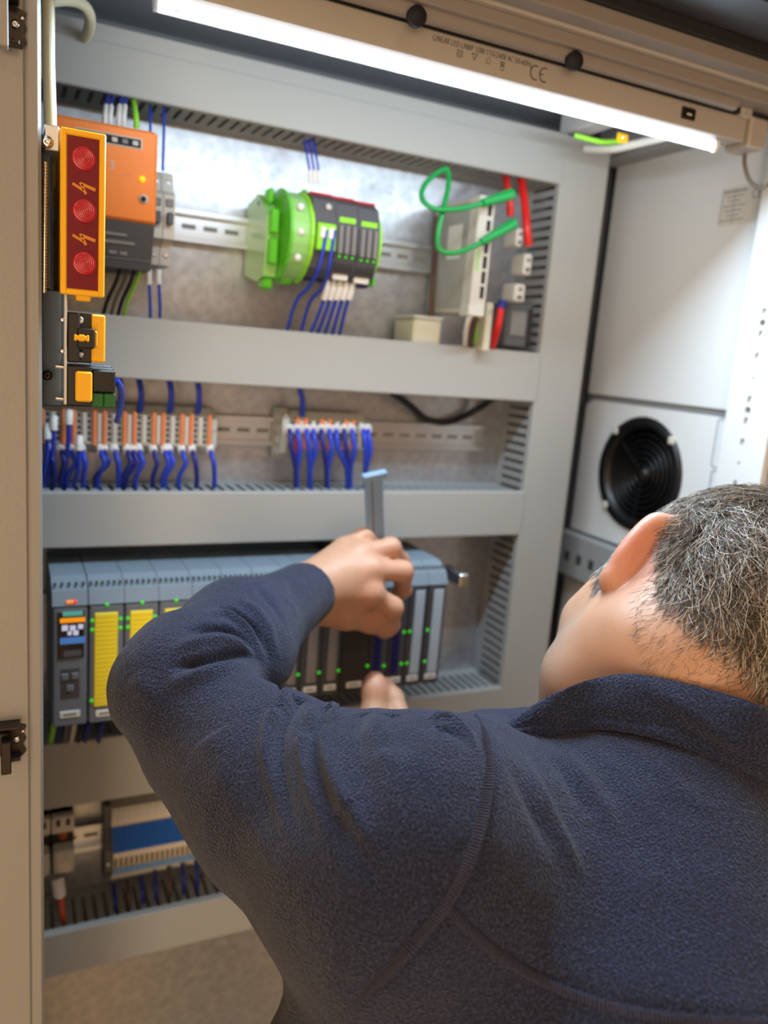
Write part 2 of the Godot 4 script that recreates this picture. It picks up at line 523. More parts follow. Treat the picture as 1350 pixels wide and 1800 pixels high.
	text_part("printed_mark", "CE", 0.010, 0.0003, Transform3D(Basis(Vector3.UP, -PI / 2), Vector3(-0.0003, 0.010, 0.021)), M.pale_ink, st)
	# fan behind the round opening
	var f := thing("cabinet_fan", "round black fan grille set in the right side panel", "fan", Vector3(0.80, c.y, c.x))
	var fx := Transform3D(Basis(Vector3.BACK, PI / 2), Vector3.ZERO)
	put("fan_ring", lathe(nb(), PackedVector2Array([Vector2(0.0795, -0.03), Vector2(0.0795, 0.0), Vector2(0.0785, 0.004), Vector2(0.066, 0.0025), Vector2(0.062, -0.012), Vector2(0.062, -0.03)]), 56, fx), M.fan_black, f)
	put("back_disc", lathe(nb(), PackedVector2Array([Vector2(0.0795, -0.034), Vector2(0.0795, -0.028), Vector2(0, -0.028)]), 48, fx), M.matt_black, f)
	for i in 6:
		var rr := 0.014 + i * 0.0085
		put("grille_ring", lathe(nb(), PackedVector2Array([Vector2(rr + 0.0014, -0.010), Vector2(rr + 0.0014, -0.006), Vector2(rr, -0.0045), Vector2(rr - 0.0014, -0.006), Vector2(rr - 0.0014, -0.010)]), 48, fx), M.fan_black, f)
	put("hub", lathe(nb(), PackedVector2Array([Vector2(0.011, -0.02), Vector2(0.011, -0.006), Vector2(0.006, -0.003), Vector2(0, -0.003)]), 24, fx), M.fan_black, f)
	for i in 3:
		var a := TAU * i / 3.0 + 0.4
		put("spoke", tube(nb(), PackedVector3Array([Vector3(0.009, 0, 0), Vector3(0.009, sin(a) * 0.064, cos(a) * 0.064)]), 0.002, 6), M.fan_black, f)
	for i in 4:
		var a := PI / 4 + PI / 2 * i
		put("clip", bx(nb(), Vector3(-0.003, sin(a) * 0.0775, cos(a) * 0.0775), Vector3(0.005, 0.011, 0.011), 0.002), M.off_white, f)

func build_lamp() -> void:
	var zf := 0.318
	var y0 := onz(1000, 194, zf).y
	var y1 := onz(1000, 169, zf).y
	var y2 := onz(1000, 118, zf).y
	var xl := onz(284, 4, zf).x
	var xt := onz(1270, 250, zf).x
	var xe := onz(1308, 240, zf).x
	var xb := onz(1343, 240, zf).x
	var t := thing("led_lamp", "long white linear lamp glowing along its lower edge under the cabinet roof", "lamp", Vector3(0, y1, zf))
	var body := nb()
	prism(body, PackedVector2Array([Vector2(-0.026, 0), Vector2(-0.001, 0), Vector2(0, 0.001), Vector2(0, y2 - y1 - 0.0015), Vector2(-0.0015, y2 - y1), Vector2(-0.026, y2 - y1)]), -0.12, -xe, Transform3D(Basis(Vector3(0, 0, 1), Vector3(0, 1, 0), Vector3(-1, 0, 0)), Vector3.ZERO))
	put("housing", body, M.lamp_body, t)
	var r := (y1 - y0) * 0.5
	put("diffuser", tube(nb(), PackedVector3Array([Vector3(xl, -r, -0.012), Vector3(xt - 0.006, -r, -0.012)]), r * 0.93, 16), M.tube, t)
	put("lens_cover", tube(nb(), PackedVector3Array([Vector3(xl - 0.004, -r, -0.012), Vector3(xt, -r, -0.012)]), r * 1.05, 16), M.clear, t)
	put("lens_cap", tube(nb(), PackedVector3Array([Vector3(xt - 0.002, -r, -0.012), Vector3(xt + 0.003, -r, -0.012)]), r * 1.1, 16), M.white, t)
	for i in 26:
		put("led_chip", bx(nb(), Vector3(xl + 0.012 + i * 0.0212, -r * 1.55, -0.012 + r * 0.62), Vector3(0.007, 0.0022, 0.0024), 0.0005), M.led_dot, t)
	put("end_cap", bx(nb(), Vector3((xe + xb) * 0.5, (y2 - y1) * 0.42, -0.011), Vector3(xb - xe - 0.003, (y2 - y1) * 1.25, 0.034), 0.002), M.lamp_body, t)
	put("end_bracket", bx(nb(), Vector3(xe - 0.006, (y2 - y1) + 0.008, -0.006), Vector3(0.016, 0.022, 0.024), 0.002), M.lamp_body, t)
	var sw := onz(1210, 200, zf)
	var rk := put("rocker_switch", bx(nb(), Vector3(sw.x, sw.y - y1, 0.0), Vector3(0.019, 0.0115, 0.003), 0.0012), M.black, t)
	put("switch_mark", bx(nb(), Vector3(sw.x, sw.y - y1 - 0.001, 0.0018), Vector3(0.006, 0.0018, 0.0006)), M.off_white, rk)
	# print on the housing
	var w0 := onz(779, 72, zf)
	var w1 := onz(918, 112, zf)
	var cx := (w0.x + w1.x) * 0.5
	var b := Basis().scaled(Vector3(0.86, 1, 1))
	text_part("printed_text", "LINEAR LED LAMP 10W 110-240V AC 50-60Hz", 0.0042, 0.0002, Transform3D(b, Vector3(cx, (w0.y + w1.y) * 0.5 - y1 + 0.0008, 0.0001)), M.ink, t)
	var s1 := onz(808, 94, zf)
	var sq := nb()
	for k: float in [0.0026, 0.0012]:
		for d: Vector3 in [Vector3(1, 0, 0), Vector3(-1, 0, 0), Vector3(0, 1, 0), Vector3(0, -1, 0)]:
			bx(sq, Vector3(s1.x, s1.y - y1, 0.0001) + d * k, Vector3(0.0004, 2 * k, 0.0003) if d.x != 0.0 else Vector3(2 * k, 0.0004, 0.0003))
	put("printed_symbol", sq, M.ink, t)
	var s2 := onz(834, 100, zf)
	var tr := nb()
	for e: Array in [[Vector3(-0.0028, 0.0024, 0), Vector3(0.0028, 0.0024, 0)], [Vector3(-0.0028, 0.0024, 0), Vector3(0, -0.003, 0)], [Vector3(0.0028, 0.0024, 0), Vector3(0, -0.003, 0)], [Vector3(0, 0.0014, 0), Vector3(0, -0.001, 0)]]:
		tube(tr, PackedVector3Array([Vector3(s2.x, s2.y - y1, 0.0001) + e[0], Vector3(s2.x, s2.y - y1, 0.0001) + e[1]]), 0.00025, 4)
	put("printed_symbol", tr, M.ink, t)
	var s3 := onz(858, 107, zf)
	var ho := PackedVector3Array()
	for v: Vector2 in [Vector2(-0.0018, -0.0022), Vector2(0.0018, -0.0022), Vector2(0.002, 0.001), Vector2(0.0006, 0.003), Vector2(-0.0014, 0.0016), Vector2(-0.0018, -0.0022)]:
		ho.append(Vector3(s3.x + v.x, s3.y - y1 + v.y, 0.0001))
	put("printed_symbol", tube(nb(), ho, 0.00025, 4), M.ink, t)
	var s4 := onz(883, 116, zf)
	var wb := nb()
	for e: Array in [[Vector3(-0.002, 0.003, 0), Vector3(0.002, 0.003, 0)], [Vector3(-0.0017, 0.003, 0), Vector3(-0.0012, -0.0012, 0)], [Vector3(0.0017, 0.003, 0), Vector3(0.0012, -0.0012, 0)], [Vector3(-0.0022, 0.003, 0), Vector3(0.0022, -0.0018, 0)], [Vector3(0.0022, 0.003, 0), Vector3(-0.0022, -0.0018, 0)], [Vector3(-0.0024, -0.0034, 0), Vector3(0.0024, -0.0034, 0)]]:
		tube(wb, PackedVector3Array([Vector3(s4.x, s4.y - y1, 0.0001) + e[0], Vector3(s4.x, s4.y - y1, 0.0001) + e[1]]), 0.0003, 4)
	put("printed_symbol", wb, M.ink, t)
	var s5 := onz(948, 130, zf)
	var ce := nb()
	for off: float in [-0.0045, 0.0055]:
		var arc := PackedVector3Array()
		for k in 13:
			var a := PI * 0.36 + PI * 1.28 * k / 12.0
			arc.append(Vector3(s5.x + off + cos(a) * 0.0052, s5.y - y1 + sin(a) * 0.0058, 0.0001))
		tube(ce, arc, 0.00055, 5)
	tube(ce, PackedVector3Array([Vector3(s5.x + 0.0008, s5.y - y1, 0.0001), Vector3(s5.x + 0.0045, s5.y - y1, 0.0001)]), 0.0005, 5)
	put("printed_mark", ce, M.ink, t)
	area("led_lamp_light", Vector3((xl + xt) * 0.5, y0 - 0.001, zf - 0.012), Vector3(0, -1, 0.85), Vector2(0.006, xt - xl), Color(0.84, 0.93, 1.0), 0.84)
	area("led_lamp_light_inward", Vector3((xl + xt) * 0.5, y0 + 0.003, zf - 0.0205), Vector3(0, -0.22, -1), Vector2(0.006, xt - xl), Color(0.88, 0.95, 1.0), 0.085)

func build_ducts() -> void:
	var fm := mesh_of(bx(nb(), Vector3.ZERO, Vector3(0.0082, 0.0016, 0.056), 0.0004))
	var fv := mesh_of(bx(nb(), Vector3.ZERO, Vector3(0.0016, 0.0082, 0.056), 0.0004))
	var list := [[1.930, 1.988, "grey slotted wire duct across the top, just under the lamp"], [1.6515, 1.7135, "grey slotted wire duct between the orange power supply row and the terminal row"], [1.4665, 1.525, "grey slotted wire duct under the wired terminal row, behind the raised hand"], [1.157, 1.235, "grey slotted wire duct directly under the controller rack"], [0.933, 0.989, "lowest grey slotted wire duct, warmly lit above the bare plate"]]
	for d: Array in list:
		var t := thing("wire_duct", d[2], "wire duct", Vector3(-0.13, d[0], 0), "horizontal wire ducts")
		var h: float = d[1] - d[0]
		var ln := 0.78
		var base := nb()
		b2(base, Vector3(0, 0.001, 0.0003), Vector3(ln, h - 0.001, 0.002))
		b2(base, Vector3(0, 0, 0.0003), Vector3(ln, 0.0016, 0.018))
		b2(base, Vector3(0, h - 0.0016, 0.0003), Vector3(ln, h, 0.018))
		put("base_channel", base, M.duct_dark, t)
		var cv := nb()
		b2(cv, Vector3(0, -0.0012, 0.0775), Vector3(ln + 0.004, h + 0.0012, 0.08), 0.001)
		b2(cv, Vector3(0, -0.0014, 0.070), Vector3(ln, 0.0001, 0.079))
		b2(cv, Vector3(0, h - 0.0001, 0.070), Vector3(ln, h + 0.0014, 0.079))
		put("cover", cv, M.duct, t)
		if d[0] > 1.9:
			put("cover_seam", b2(nb(), Vector3(0, 0.0425, 0.0799), Vector3(ln, 0.0437, 0.0802)), M.duct_dark, t)
		for i in 62:
			for s in 2:
				put_mesh("finger", fm, M.duct_dark, t).position = Vector3(0.008 + i * 0.0125, 0.0008 if s == 0 else h - 0.0008, 0.046)
	var v := thing("wire_duct", "tall vertical grey wire duct right of all the device rows", "wire duct", Vector3(0.651, 0.5, 0))
	var hv := 1.488
	var bv := nb()
	b2(bv, Vector3(0.001, 0, 0.0003), Vector3(0.071, hv, 0.002))
	b2(bv, Vector3(0, 0, 0.0003), Vector3(0.0016, hv, 0.018))
	b2(bv, Vector3(0.0704, 0, 0.0003), Vector3(0.072, hv, 0.018))
	b2(bv, Vector3(0.0704, 0, 0.018), Vector3(0.072, hv, 0.078))
	put("base_channel", bv, M.duct_dark, v)
	var vc := nb()
	b2(vc, Vector3(-0.0012, 0, 0.0775), Vector3(0.0732, hv, 0.08), 0.001)
	b2(vc, Vector3(-0.0014, 0, 0.070), Vector3(0.0001, hv, 0.079))
	b2(vc, Vector3(0.0719, 0, 0.070), Vector3(0.0734, hv, 0.079))
	put("cover", vc, M.duct, v)
	for i in 118:
		put_mesh("finger", fv, M.duct_dark, v).position = Vector3(0.0008, 0.008 + i * 0.0125, 0.046)

func rail(label: String, x0: float, x1: float, y: float, holes: int) -> void:
	var t := thing("mounting_rail", label, "rail", Vector3(0, y, 0))
	var st := nb()
	b2(st, Vector3(x0, -0.0125, 0.004), Vector3(x1, 0.0125, 0.0055))
	for s: float in [-1.0, 1.0]:
		b2(st, Vector3(x0, s * 0.0125 - 0.0006, 0.0045), Vector3(x1, s * 0.0125 + 0.0006, 0.0125))
		b2(st, Vector3(x0, minf(s * 0.0125, s * 0.0178), 0.0118), Vector3(x1, maxf(s * 0.0125, s * 0.0178), 0.0131), 0.0003)
		b2(st, Vector3(x0, s * 0.009 - 0.002, 0.0002), Vector3(x1, s * 0.009 + 0.002, 0.0045))
	put("hat_profile", st, M.rail, t)
	for i in holes:
		put("slot", b2(nb(), Vector3(x0 + 0.012 + i * 0.025, -0.0026, 0.0052), Vector3(x0 + 0.028 + i * 0.025, 0.0026, 0.0057), 0.0002), M.slate, t)
func build_rails() -> void:
	rail("shiny mounting rail running behind the green relay modules", -0.1, 0.52, 1.8225, 24)
	rail("shiny mounting rail carrying the two terminal groups", -0.1, 0.62, 1.591, 28)
	rail("mounting rail behind the blue and white terminal strip", -0.1, 0.62, 1.066, 28)

# a single conductor: insulated core and, if wanted, a white marker sleeve near its start
func wire(pts: Array, r: float, m: Material, label: String, group: String, cat := "wire", sleeve := 0.0, called := "wire") -> Node3D:
	var p: Vector3 = pts[0]
	var t := thing(called, label, cat, p, group)
	var loc: Array = []
	for q: Vector3 in pts:
		loc.append(q - p)
	var sp := spline(loc, 6)
	put("insulation", tube(nb(), sp, r, 7), m, t)
	if sleeve > 0.0:
		var e := PackedVector3Array()
		var run := 0.0
		e.append(sp[0])
		for i in range(1, sp.size()):
			run += sp[i].distance_to(sp[i - 1])
			e.append(sp[i])
			if run > sleeve:
				break
		put("marker_sleeve", tube(nb(), e, r * 1.75, 8), M.white, t)
	return t

func build_upper_row() -> void:
	# power supply: orange front over a slanted grey foot
	var x0 := 0.043
	var x1 := 0.1385
	var y0 := 1.7611
	var y1 := 1.8895
	var t := thing("power_supply", "orange and dark grey power supply unit at the left of the upper row", "power supply", Vector3(x0, y0, 0))
	var w := x1 - x0
	var h := y1 - y0
	put("body", b2(nb(), Vector3(0.001, 0.006, 0.006), Vector3(w - 0.001, h - 0.001, 0.112), 0.002), M.psu_grey, t)
	put("front_panel", b2(nb(), Vector3(0, 0.0435, 0.1125), Vector3(w, h, 0.128), 0.0025), M.orange, t)
	var ft := nb()
	prism(ft, PackedVector2Array([Vector2(0.02, 0.0), Vector2(0.108, 0.0), Vector2(0.126, 0.0432), Vector2(0.02, 0.0432)]), -w + 0.001, -0.001, Transform3D(Basis(Vector3(0, 0, 1), Vector3(0, 1, 0), Vector3(-1, 0, 0)), Vector3.ZERO))
	put("slanted_foot", ft, M.psu_grey, t)
	var win := put("terminal_window", b2(nb(), Vector3(0.020, h - 0.0185, 0.1275), Vector3(0.081, h - 0.0085, 0.1286), 0.0008), M.off_white, t)
	put("window_opening", b2(nb(), Vector3(0.0215, h - 0.0172, 0.1283), Vector3(0.0795, h - 0.0098, 0.1289)), M.matt_black, win)
	for i in 6:
		put("terminal_screw", bx(nb(), Vector3(0.027 + i * 0.0095, h - 0.0135, 0.129), Vector3(0.0052, 0.0042, 0.001), 0.0008), M.slate if i % 2 == 0 else M.off_white, win)
	text_part("printed_text", "Power 3", 0.0072, 0.0003, Transform3D(Basis(), Vector3(0.038, 0.092, 0.1281)), M.off_white, t)
	for l: Array in [[0.034, 0.101, 0.034], [0.034, 0.0855, 0.028], [0.03, 0.056, 0.03], [0.028, 0.050, 0.036], [0.066, 0.085, 0.01]]:
		put("printed_line", bx(nb(), Vector3(l[0], l[1], 0.1281), Vector3(l[2], 0.0013, 0.0003)), M.salmon, t)
	put("status_light", lathe(nb(), PackedVector2Array([Vector2(0.0032, 0), Vector2(0.003, 0.0012), Vector2(0, 0.0018)]), 14, Transform3D(Basis(Vector3.RIGHT, PI / 2), Vector3(0.0815, 0.0835, 0.128))), M.yellow_led, t)
	var tr := put("trim_dial", lathe(nb(), PackedVector2Array([Vector2(0.0045, 0), Vector2(0.0045, 0.001), Vector2(0, 0.001)]), 18, Transform3D(Basis(Vector3.RIGHT, PI / 2), Vector3(0.083, 0.0655, 0.128))), M.off_white, t)
	put("dial_screw", lathe(nb(), PackedVector2Array([Vector2(0.0024, 0), Vector2(0.0024, 0.0016), Vector2(0, 0.0016)]), 14, Transform3D(Basis(Vector3.RIGHT, PI / 2), Vector3(0.083, 0.0655, 0.1283))), M.dark_steel, tr)
	for l: Array in [[0.044, 0.031, 0.05, 0.0035], [0.048, 0.024, 0.058, 0.004], [0.042, 0.0145, 0.012, 0.0045], [0.057, 0.0145, 0.007, 0.0045], [0.067, 0.0145, 0.007, 0.0045], [0.048, 0.0085, 0.056, 0.0012]]:
		var zz := lerpf(0.108, 0.126, l[1] / 0.0432)
		put("printed_block", bx(nb(), Vector3(l[0], l[1], zz), Vector3(l[2], l[3], 0.0008), 0.0, Transform3D(Basis(Vector3.RIGHT, 0.0), Vector3.ZERO)), M.slate, t)
	# slim breakers standing right of the supply
	for i in 2:
		var bt := thing("circuit_breaker", ["slim white circuit breaker touching the orange power supply", "second slim white circuit breaker right of the orange power supply"][i], "circuit breaker", Vector3(0.1415 + i * 0.0125, 1.772, 0.0), "slim breakers beside the power supply")
		prism_z(bt, "body", PackedVector2Array([Vector2(0.012, 0.0), Vector2(0.06, 0.0), Vector2(0.066, 0.022), Vector2(0.078, 0.026), Vector2(0.078, 0.07), Vector2(0.066, 0.075), Vector2(0.062, 0.094), Vector2(0.012, 0.094)]), 0.0118, M.off_white)
		put("toggle", b2(nb(), Vector3(0.003, 0.040, 0.077), Vector3(0.009, 0.052, 0.086), 0.001), M.psu_grey, bt)
		put("screw", screw(nb(), Vector3(0.006, 0.084, 0.063), Vector3(0, 0, 1), 0.0035, 0.0015), M.steel, bt)
		put("screw", screw(nb(), Vector3(0.006, 0.011, 0.062), Vector3(0, 0, 1), 0.0035, 0.0015), M.steel, bt)
		put("clip", b2(nb(), Vector3(0.002, 0.058, 0.0775), Vector3(0.010, 0.066, 0.0795), 0.0008), M.slate, bt)
	# conductors over and under the supply
	for k in [[184, 196], [208, 214]]:
		for j in 2:
			var px: float = k[0] + j * 9
			wire([onz(px, 226, 0.10), onz(px + 1, 200, 0.10), onz(px + 4, 175, 0.075), onz(px + 5, 160, 0.05)], 0.0015, M.blue_wire, "blue wire with white marker sleeve rising from the orange power supply", "sleeved wires above the power supply", "wire", 0.024)
	wire([onz(240, 226, 0.10), onz(239, 205, 0.10), onz(236, 185, 0.08), onz(232, 168, 0.05)], 0.0028, M.lime, "lime green wire rising from the orange power supply", "", "wire")
	for px: float in [264, 288]:
		wire([onz(px - 2, 300.0 if px > 270.0 else 238.0, 0.08), onz(px, 230, 0.075), onz(px, 200, 0.07), onz(px + 1, 178, 0.05)], 0.0014, M.blue_wire, "bare thin blue wire hanging beside the slim breakers", "thin wires above the breakers")
	for k: Array in [[262, 474, 556], [279, 474, 552]]:
		wire([onz(k[0], k[1], 0.075), onz(k[0], k[1] + 20, 0.075), onz(k[0] + 2, k[2] - 20, 0.07), onz(k[0] + 2, k[2] + 6, 0.06)], 0.0017, M.blue_wire, "blue wire with white sleeve dropping under the slim breakers", "sleeved wires under the breakers", "wire", 0.014)
	for k: Array in [[200, M.black_wire], [214, M.grey_cable], [226, M.black_wire], [236, M.lime]]:
		wire([onz(k[0] + 12, 470, 0.09), onz(k[0] + 4, 495, 0.09), onz(k[0] - 12, 530, 0.075), onz(k[0] - 20, 560, 0.06)], 0.002, k[1], "loose wire fanning down from under the orange power supply", "wires under the power supply")
	green_modules()
	# network switch standing on edge, seen from its port side
	var sw := thing("network_switch", "white upright network switch with a column of dark ports", "network switch", Vector3(0.511, 1.7545, 0.0))
	put("body", b2(nb(), Vector3(0, 0, 0.006), Vector3(0.022, 0.136, 0.118), 0.0015), M.off_white, sw)
	put("side_cover", b2(nb(), Vector3(-0.001, 0.006, 0.012), Vector3(0.0002, 0.13, 0.10), 0.0004), M.duct, sw)
	put("side_label", b2(nb(), Vector3(-0.0013, 0.066, 0.05), Vector3(-0.0009, 0.106, 0.084)), M.white, sw)
	for i in 6:
		put("port", b2(nb(), Vector3(0.012, 0.018 + i * 0.0175 + (0.008 if i > 3 else 0.0), 0.1165), Vector3(0.0175, 0.0325 + i * 0.0175 + (0.006 if i > 3 else 0.0), 0.1186), 0.0006), M.matt_black, sw)
	put("led_column", b2(nb(), Vector3(0.003, 0.05, 0.1175), Vector3(0.0065, 0.075, 0.1185)), M.green_clear, sw)
	put("power_plug", b2(nb(), Vector3(-0.004, -0.004, 0.10), Vector3(0.018, 0.010, 0.124), 0.0015), M.off_white, sw)
	# green patch lead with its two boots
	var zc := 0.135
	var g := thing("patch_cable", "bright green network patch cable looped beside the white switch", "cable", onz(886, 345, zc))
	var gp: Array = []
	for k: Array in [[876, 348, 0.13], [840, 360, 0.135], [800, 368, 0.135], [760, 366, 0.13], [741, 345, 0.12], [752, 318, 0.11], [784, 297, 0.10], [788, 325, 0.11], [780, 365, 0.125], [770, 410, 0.13], [772, 438, 0.13], [796, 445, 0.135], [826, 436, 0.135], [850, 424, 0.135]]:
		gp.append(onz(k[0], k[1], k[2]) - g.position)
	put("cord", tube(nb(), spline(gp, 6), 0.0030, 9), M.green_wire, g)
	put("boot", tube(nb(), PackedVector3Array([onz(848, 357, zc) - g.position, onz(899, 341, 0.13) - g.position]), 0.0045, 10, 0.0068), M.green_wire, g)
	put("boot", tube(nb(), PackedVector3Array([onz(846, 426, zc) - g.position, onz(903, 393, 0.13) - g.position]), 0.0045, 10, 0.0068), M.green_wire, g)
	# red conductors and the clamps they feed
	wire([onz(897, 380, 0.10), onz(896, 350, 0.10), onz(892, 330, 0.085), onz(889, 312, 0.06)], 0.0048, M.red_wire, "short red wire behind the upper green plug", "", "wire")
	wire([onz(929, 432, 0.10), onz(926, 400, 0.10), onz(921, 350, 0.085), onz(916, 315, 0.06)], 0.0052, M.red_wire, "long red wire dropping at the right of the green plugs", "", "wire")
	wire([onz(882, 535, 0.10), onz(876, 570, 0.10), onz(868, 600, 0.085), onz(862, 625, 0.06)], 0.0048, M.red_wire, "red wire with blue end falling below the white clamps", "", "wire")
	put("end_sleeve", tube(nb(), PackedVector3Array([onz(884, 528, 0.10), onz(881, 542, 0.10)]), 0.006, 8), M.deep_wire, get_child(get_child_count() - 1))
	var last := get_child(get_child_count() - 1) as Node3D
	for ch in last.get_children():
		if ch.name == &"end_sleeve":
			(ch as Node3D).position = -last.position
	for k: Array in [[912, 418, 0.010, 0.022, "white clamp block hanging under the short red wire"], [926, 465, 0.012, 0.026, "white clamp block under the long red wire, middle of three"], [912, 515, 0.016, 0.022, "lowest white clamp block above the dark relay"]]:
		var p := onz(k[0], k[1], 0.095)
		var cl := thing("wire_clamp", k[4], "clamp", p, "white clamp blocks")
		put("body", bx(nb(), Vector3(0, 0, -0.012), Vector3(k[2], k[3], 0.03), 0.002), M.off_white, cl)
		put("screw", screw(nb(), Vector3(0, k[3] * 0.2, 0.003), Vector3(0, 0, 1), 0.003, 0.0012), M.slate, cl)
		put("entry", bx(nb(), Vector3(0, -k[3] * 0.25, 0.0028), Vector3(k[2] * 0.5, k[3] * 0.22, 0.001), 0.0004), M.psu_grey, cl)
	var rl := thing("relay_block", "dark grey relay block at the lower right of the upper row", "relay", onz(912, 575, 0.07))
	put("body", bx(nb(), Vector3(0, 0.002, -0.030), Vector3(0.040, 0.056, 0.06), 0.002), M.psu_grey, rl)
	put("face", bx(nb(), Vector3(-0.003, 0.004, 0.001), Vector3(0.024, 0.032, 0.004), 0.001), M.slate, rl)
	put("retaining_strap", bx(nb(), Vector3(0.016, 0.0, 0.001), Vector3(0.005, 0.05, 0.004), 0.001), M.black, rl)
	# beige junction box and the brown lead above it
	var jb := thing("junction_box", "small beige box on the duct below the green cable", "box", onz(752, 592, 0.07))
	put("body", bx(nb(), Vector3(0, 0.004, -0.03), Vector3(0.04, 0.034, 0.058), 0.003), M.beige, jb)
	put("lid", bx(nb(), Vector3(0, 0.023, -0.03), Vector3(0.042, 0.004, 0.06), 0.0015), M.off_white, jb)
	wire([onz(768, 380, 0.035), onz(764, 450, 0.035), onz(761, 500, 0.05), onz(757, 562, 0.05)], 0.0042, M.brown, "thick brown lead dropping into the small beige box", "", "cable")
	for k: Array in [[828, 545, M.orange_wire, 0.0035], [838, 552, M.lime, 0.003], [822, 560, M.white, 0.0035], [832, 568, M.brown, 0.0035]]:
		wire([onz(k[0] + 6, k[1] - 8, 0.12), onz(k[0], k[1] + 8, 0.11), onz(k[0] - 4, k[1] + 35, 0.085), onz(k[0] - 4, 618, 0.06)], k[3], k[2], "coloured lead curling from the foot of the white network switch", "leads under the network switch")
	var pl := thing("cover_plate", "narrow beige cover plate below the network switch", "plate", onz(857, 575, 0.095))
	put("plate", bx(nb(), Vector3(0, 0, -0.02), Vector3(0.010, 0.06, 0.045), 0.0015), M.beige, pl)
	put("screw", screw(nb(), Vector3(0, 0.02, 0.0025), Vector3(0, 0, 1), 0.003, 0.0012), M.steel, pl)

func prism_z(t: Node3D, called: String, zy: PackedVector2Array, w: float, m: Material) -> MeshInstance3D:    # outline in (z, y), extruded from x = 0 to w
	return put(called, prism(nb(), zy, -w, 0.0, Transform3D(Basis(Vector3(0, 0, 1), Vector3(0, 1, 0), Vector3(-1, 0, 0)), Vector3.ZERO)), m, t)

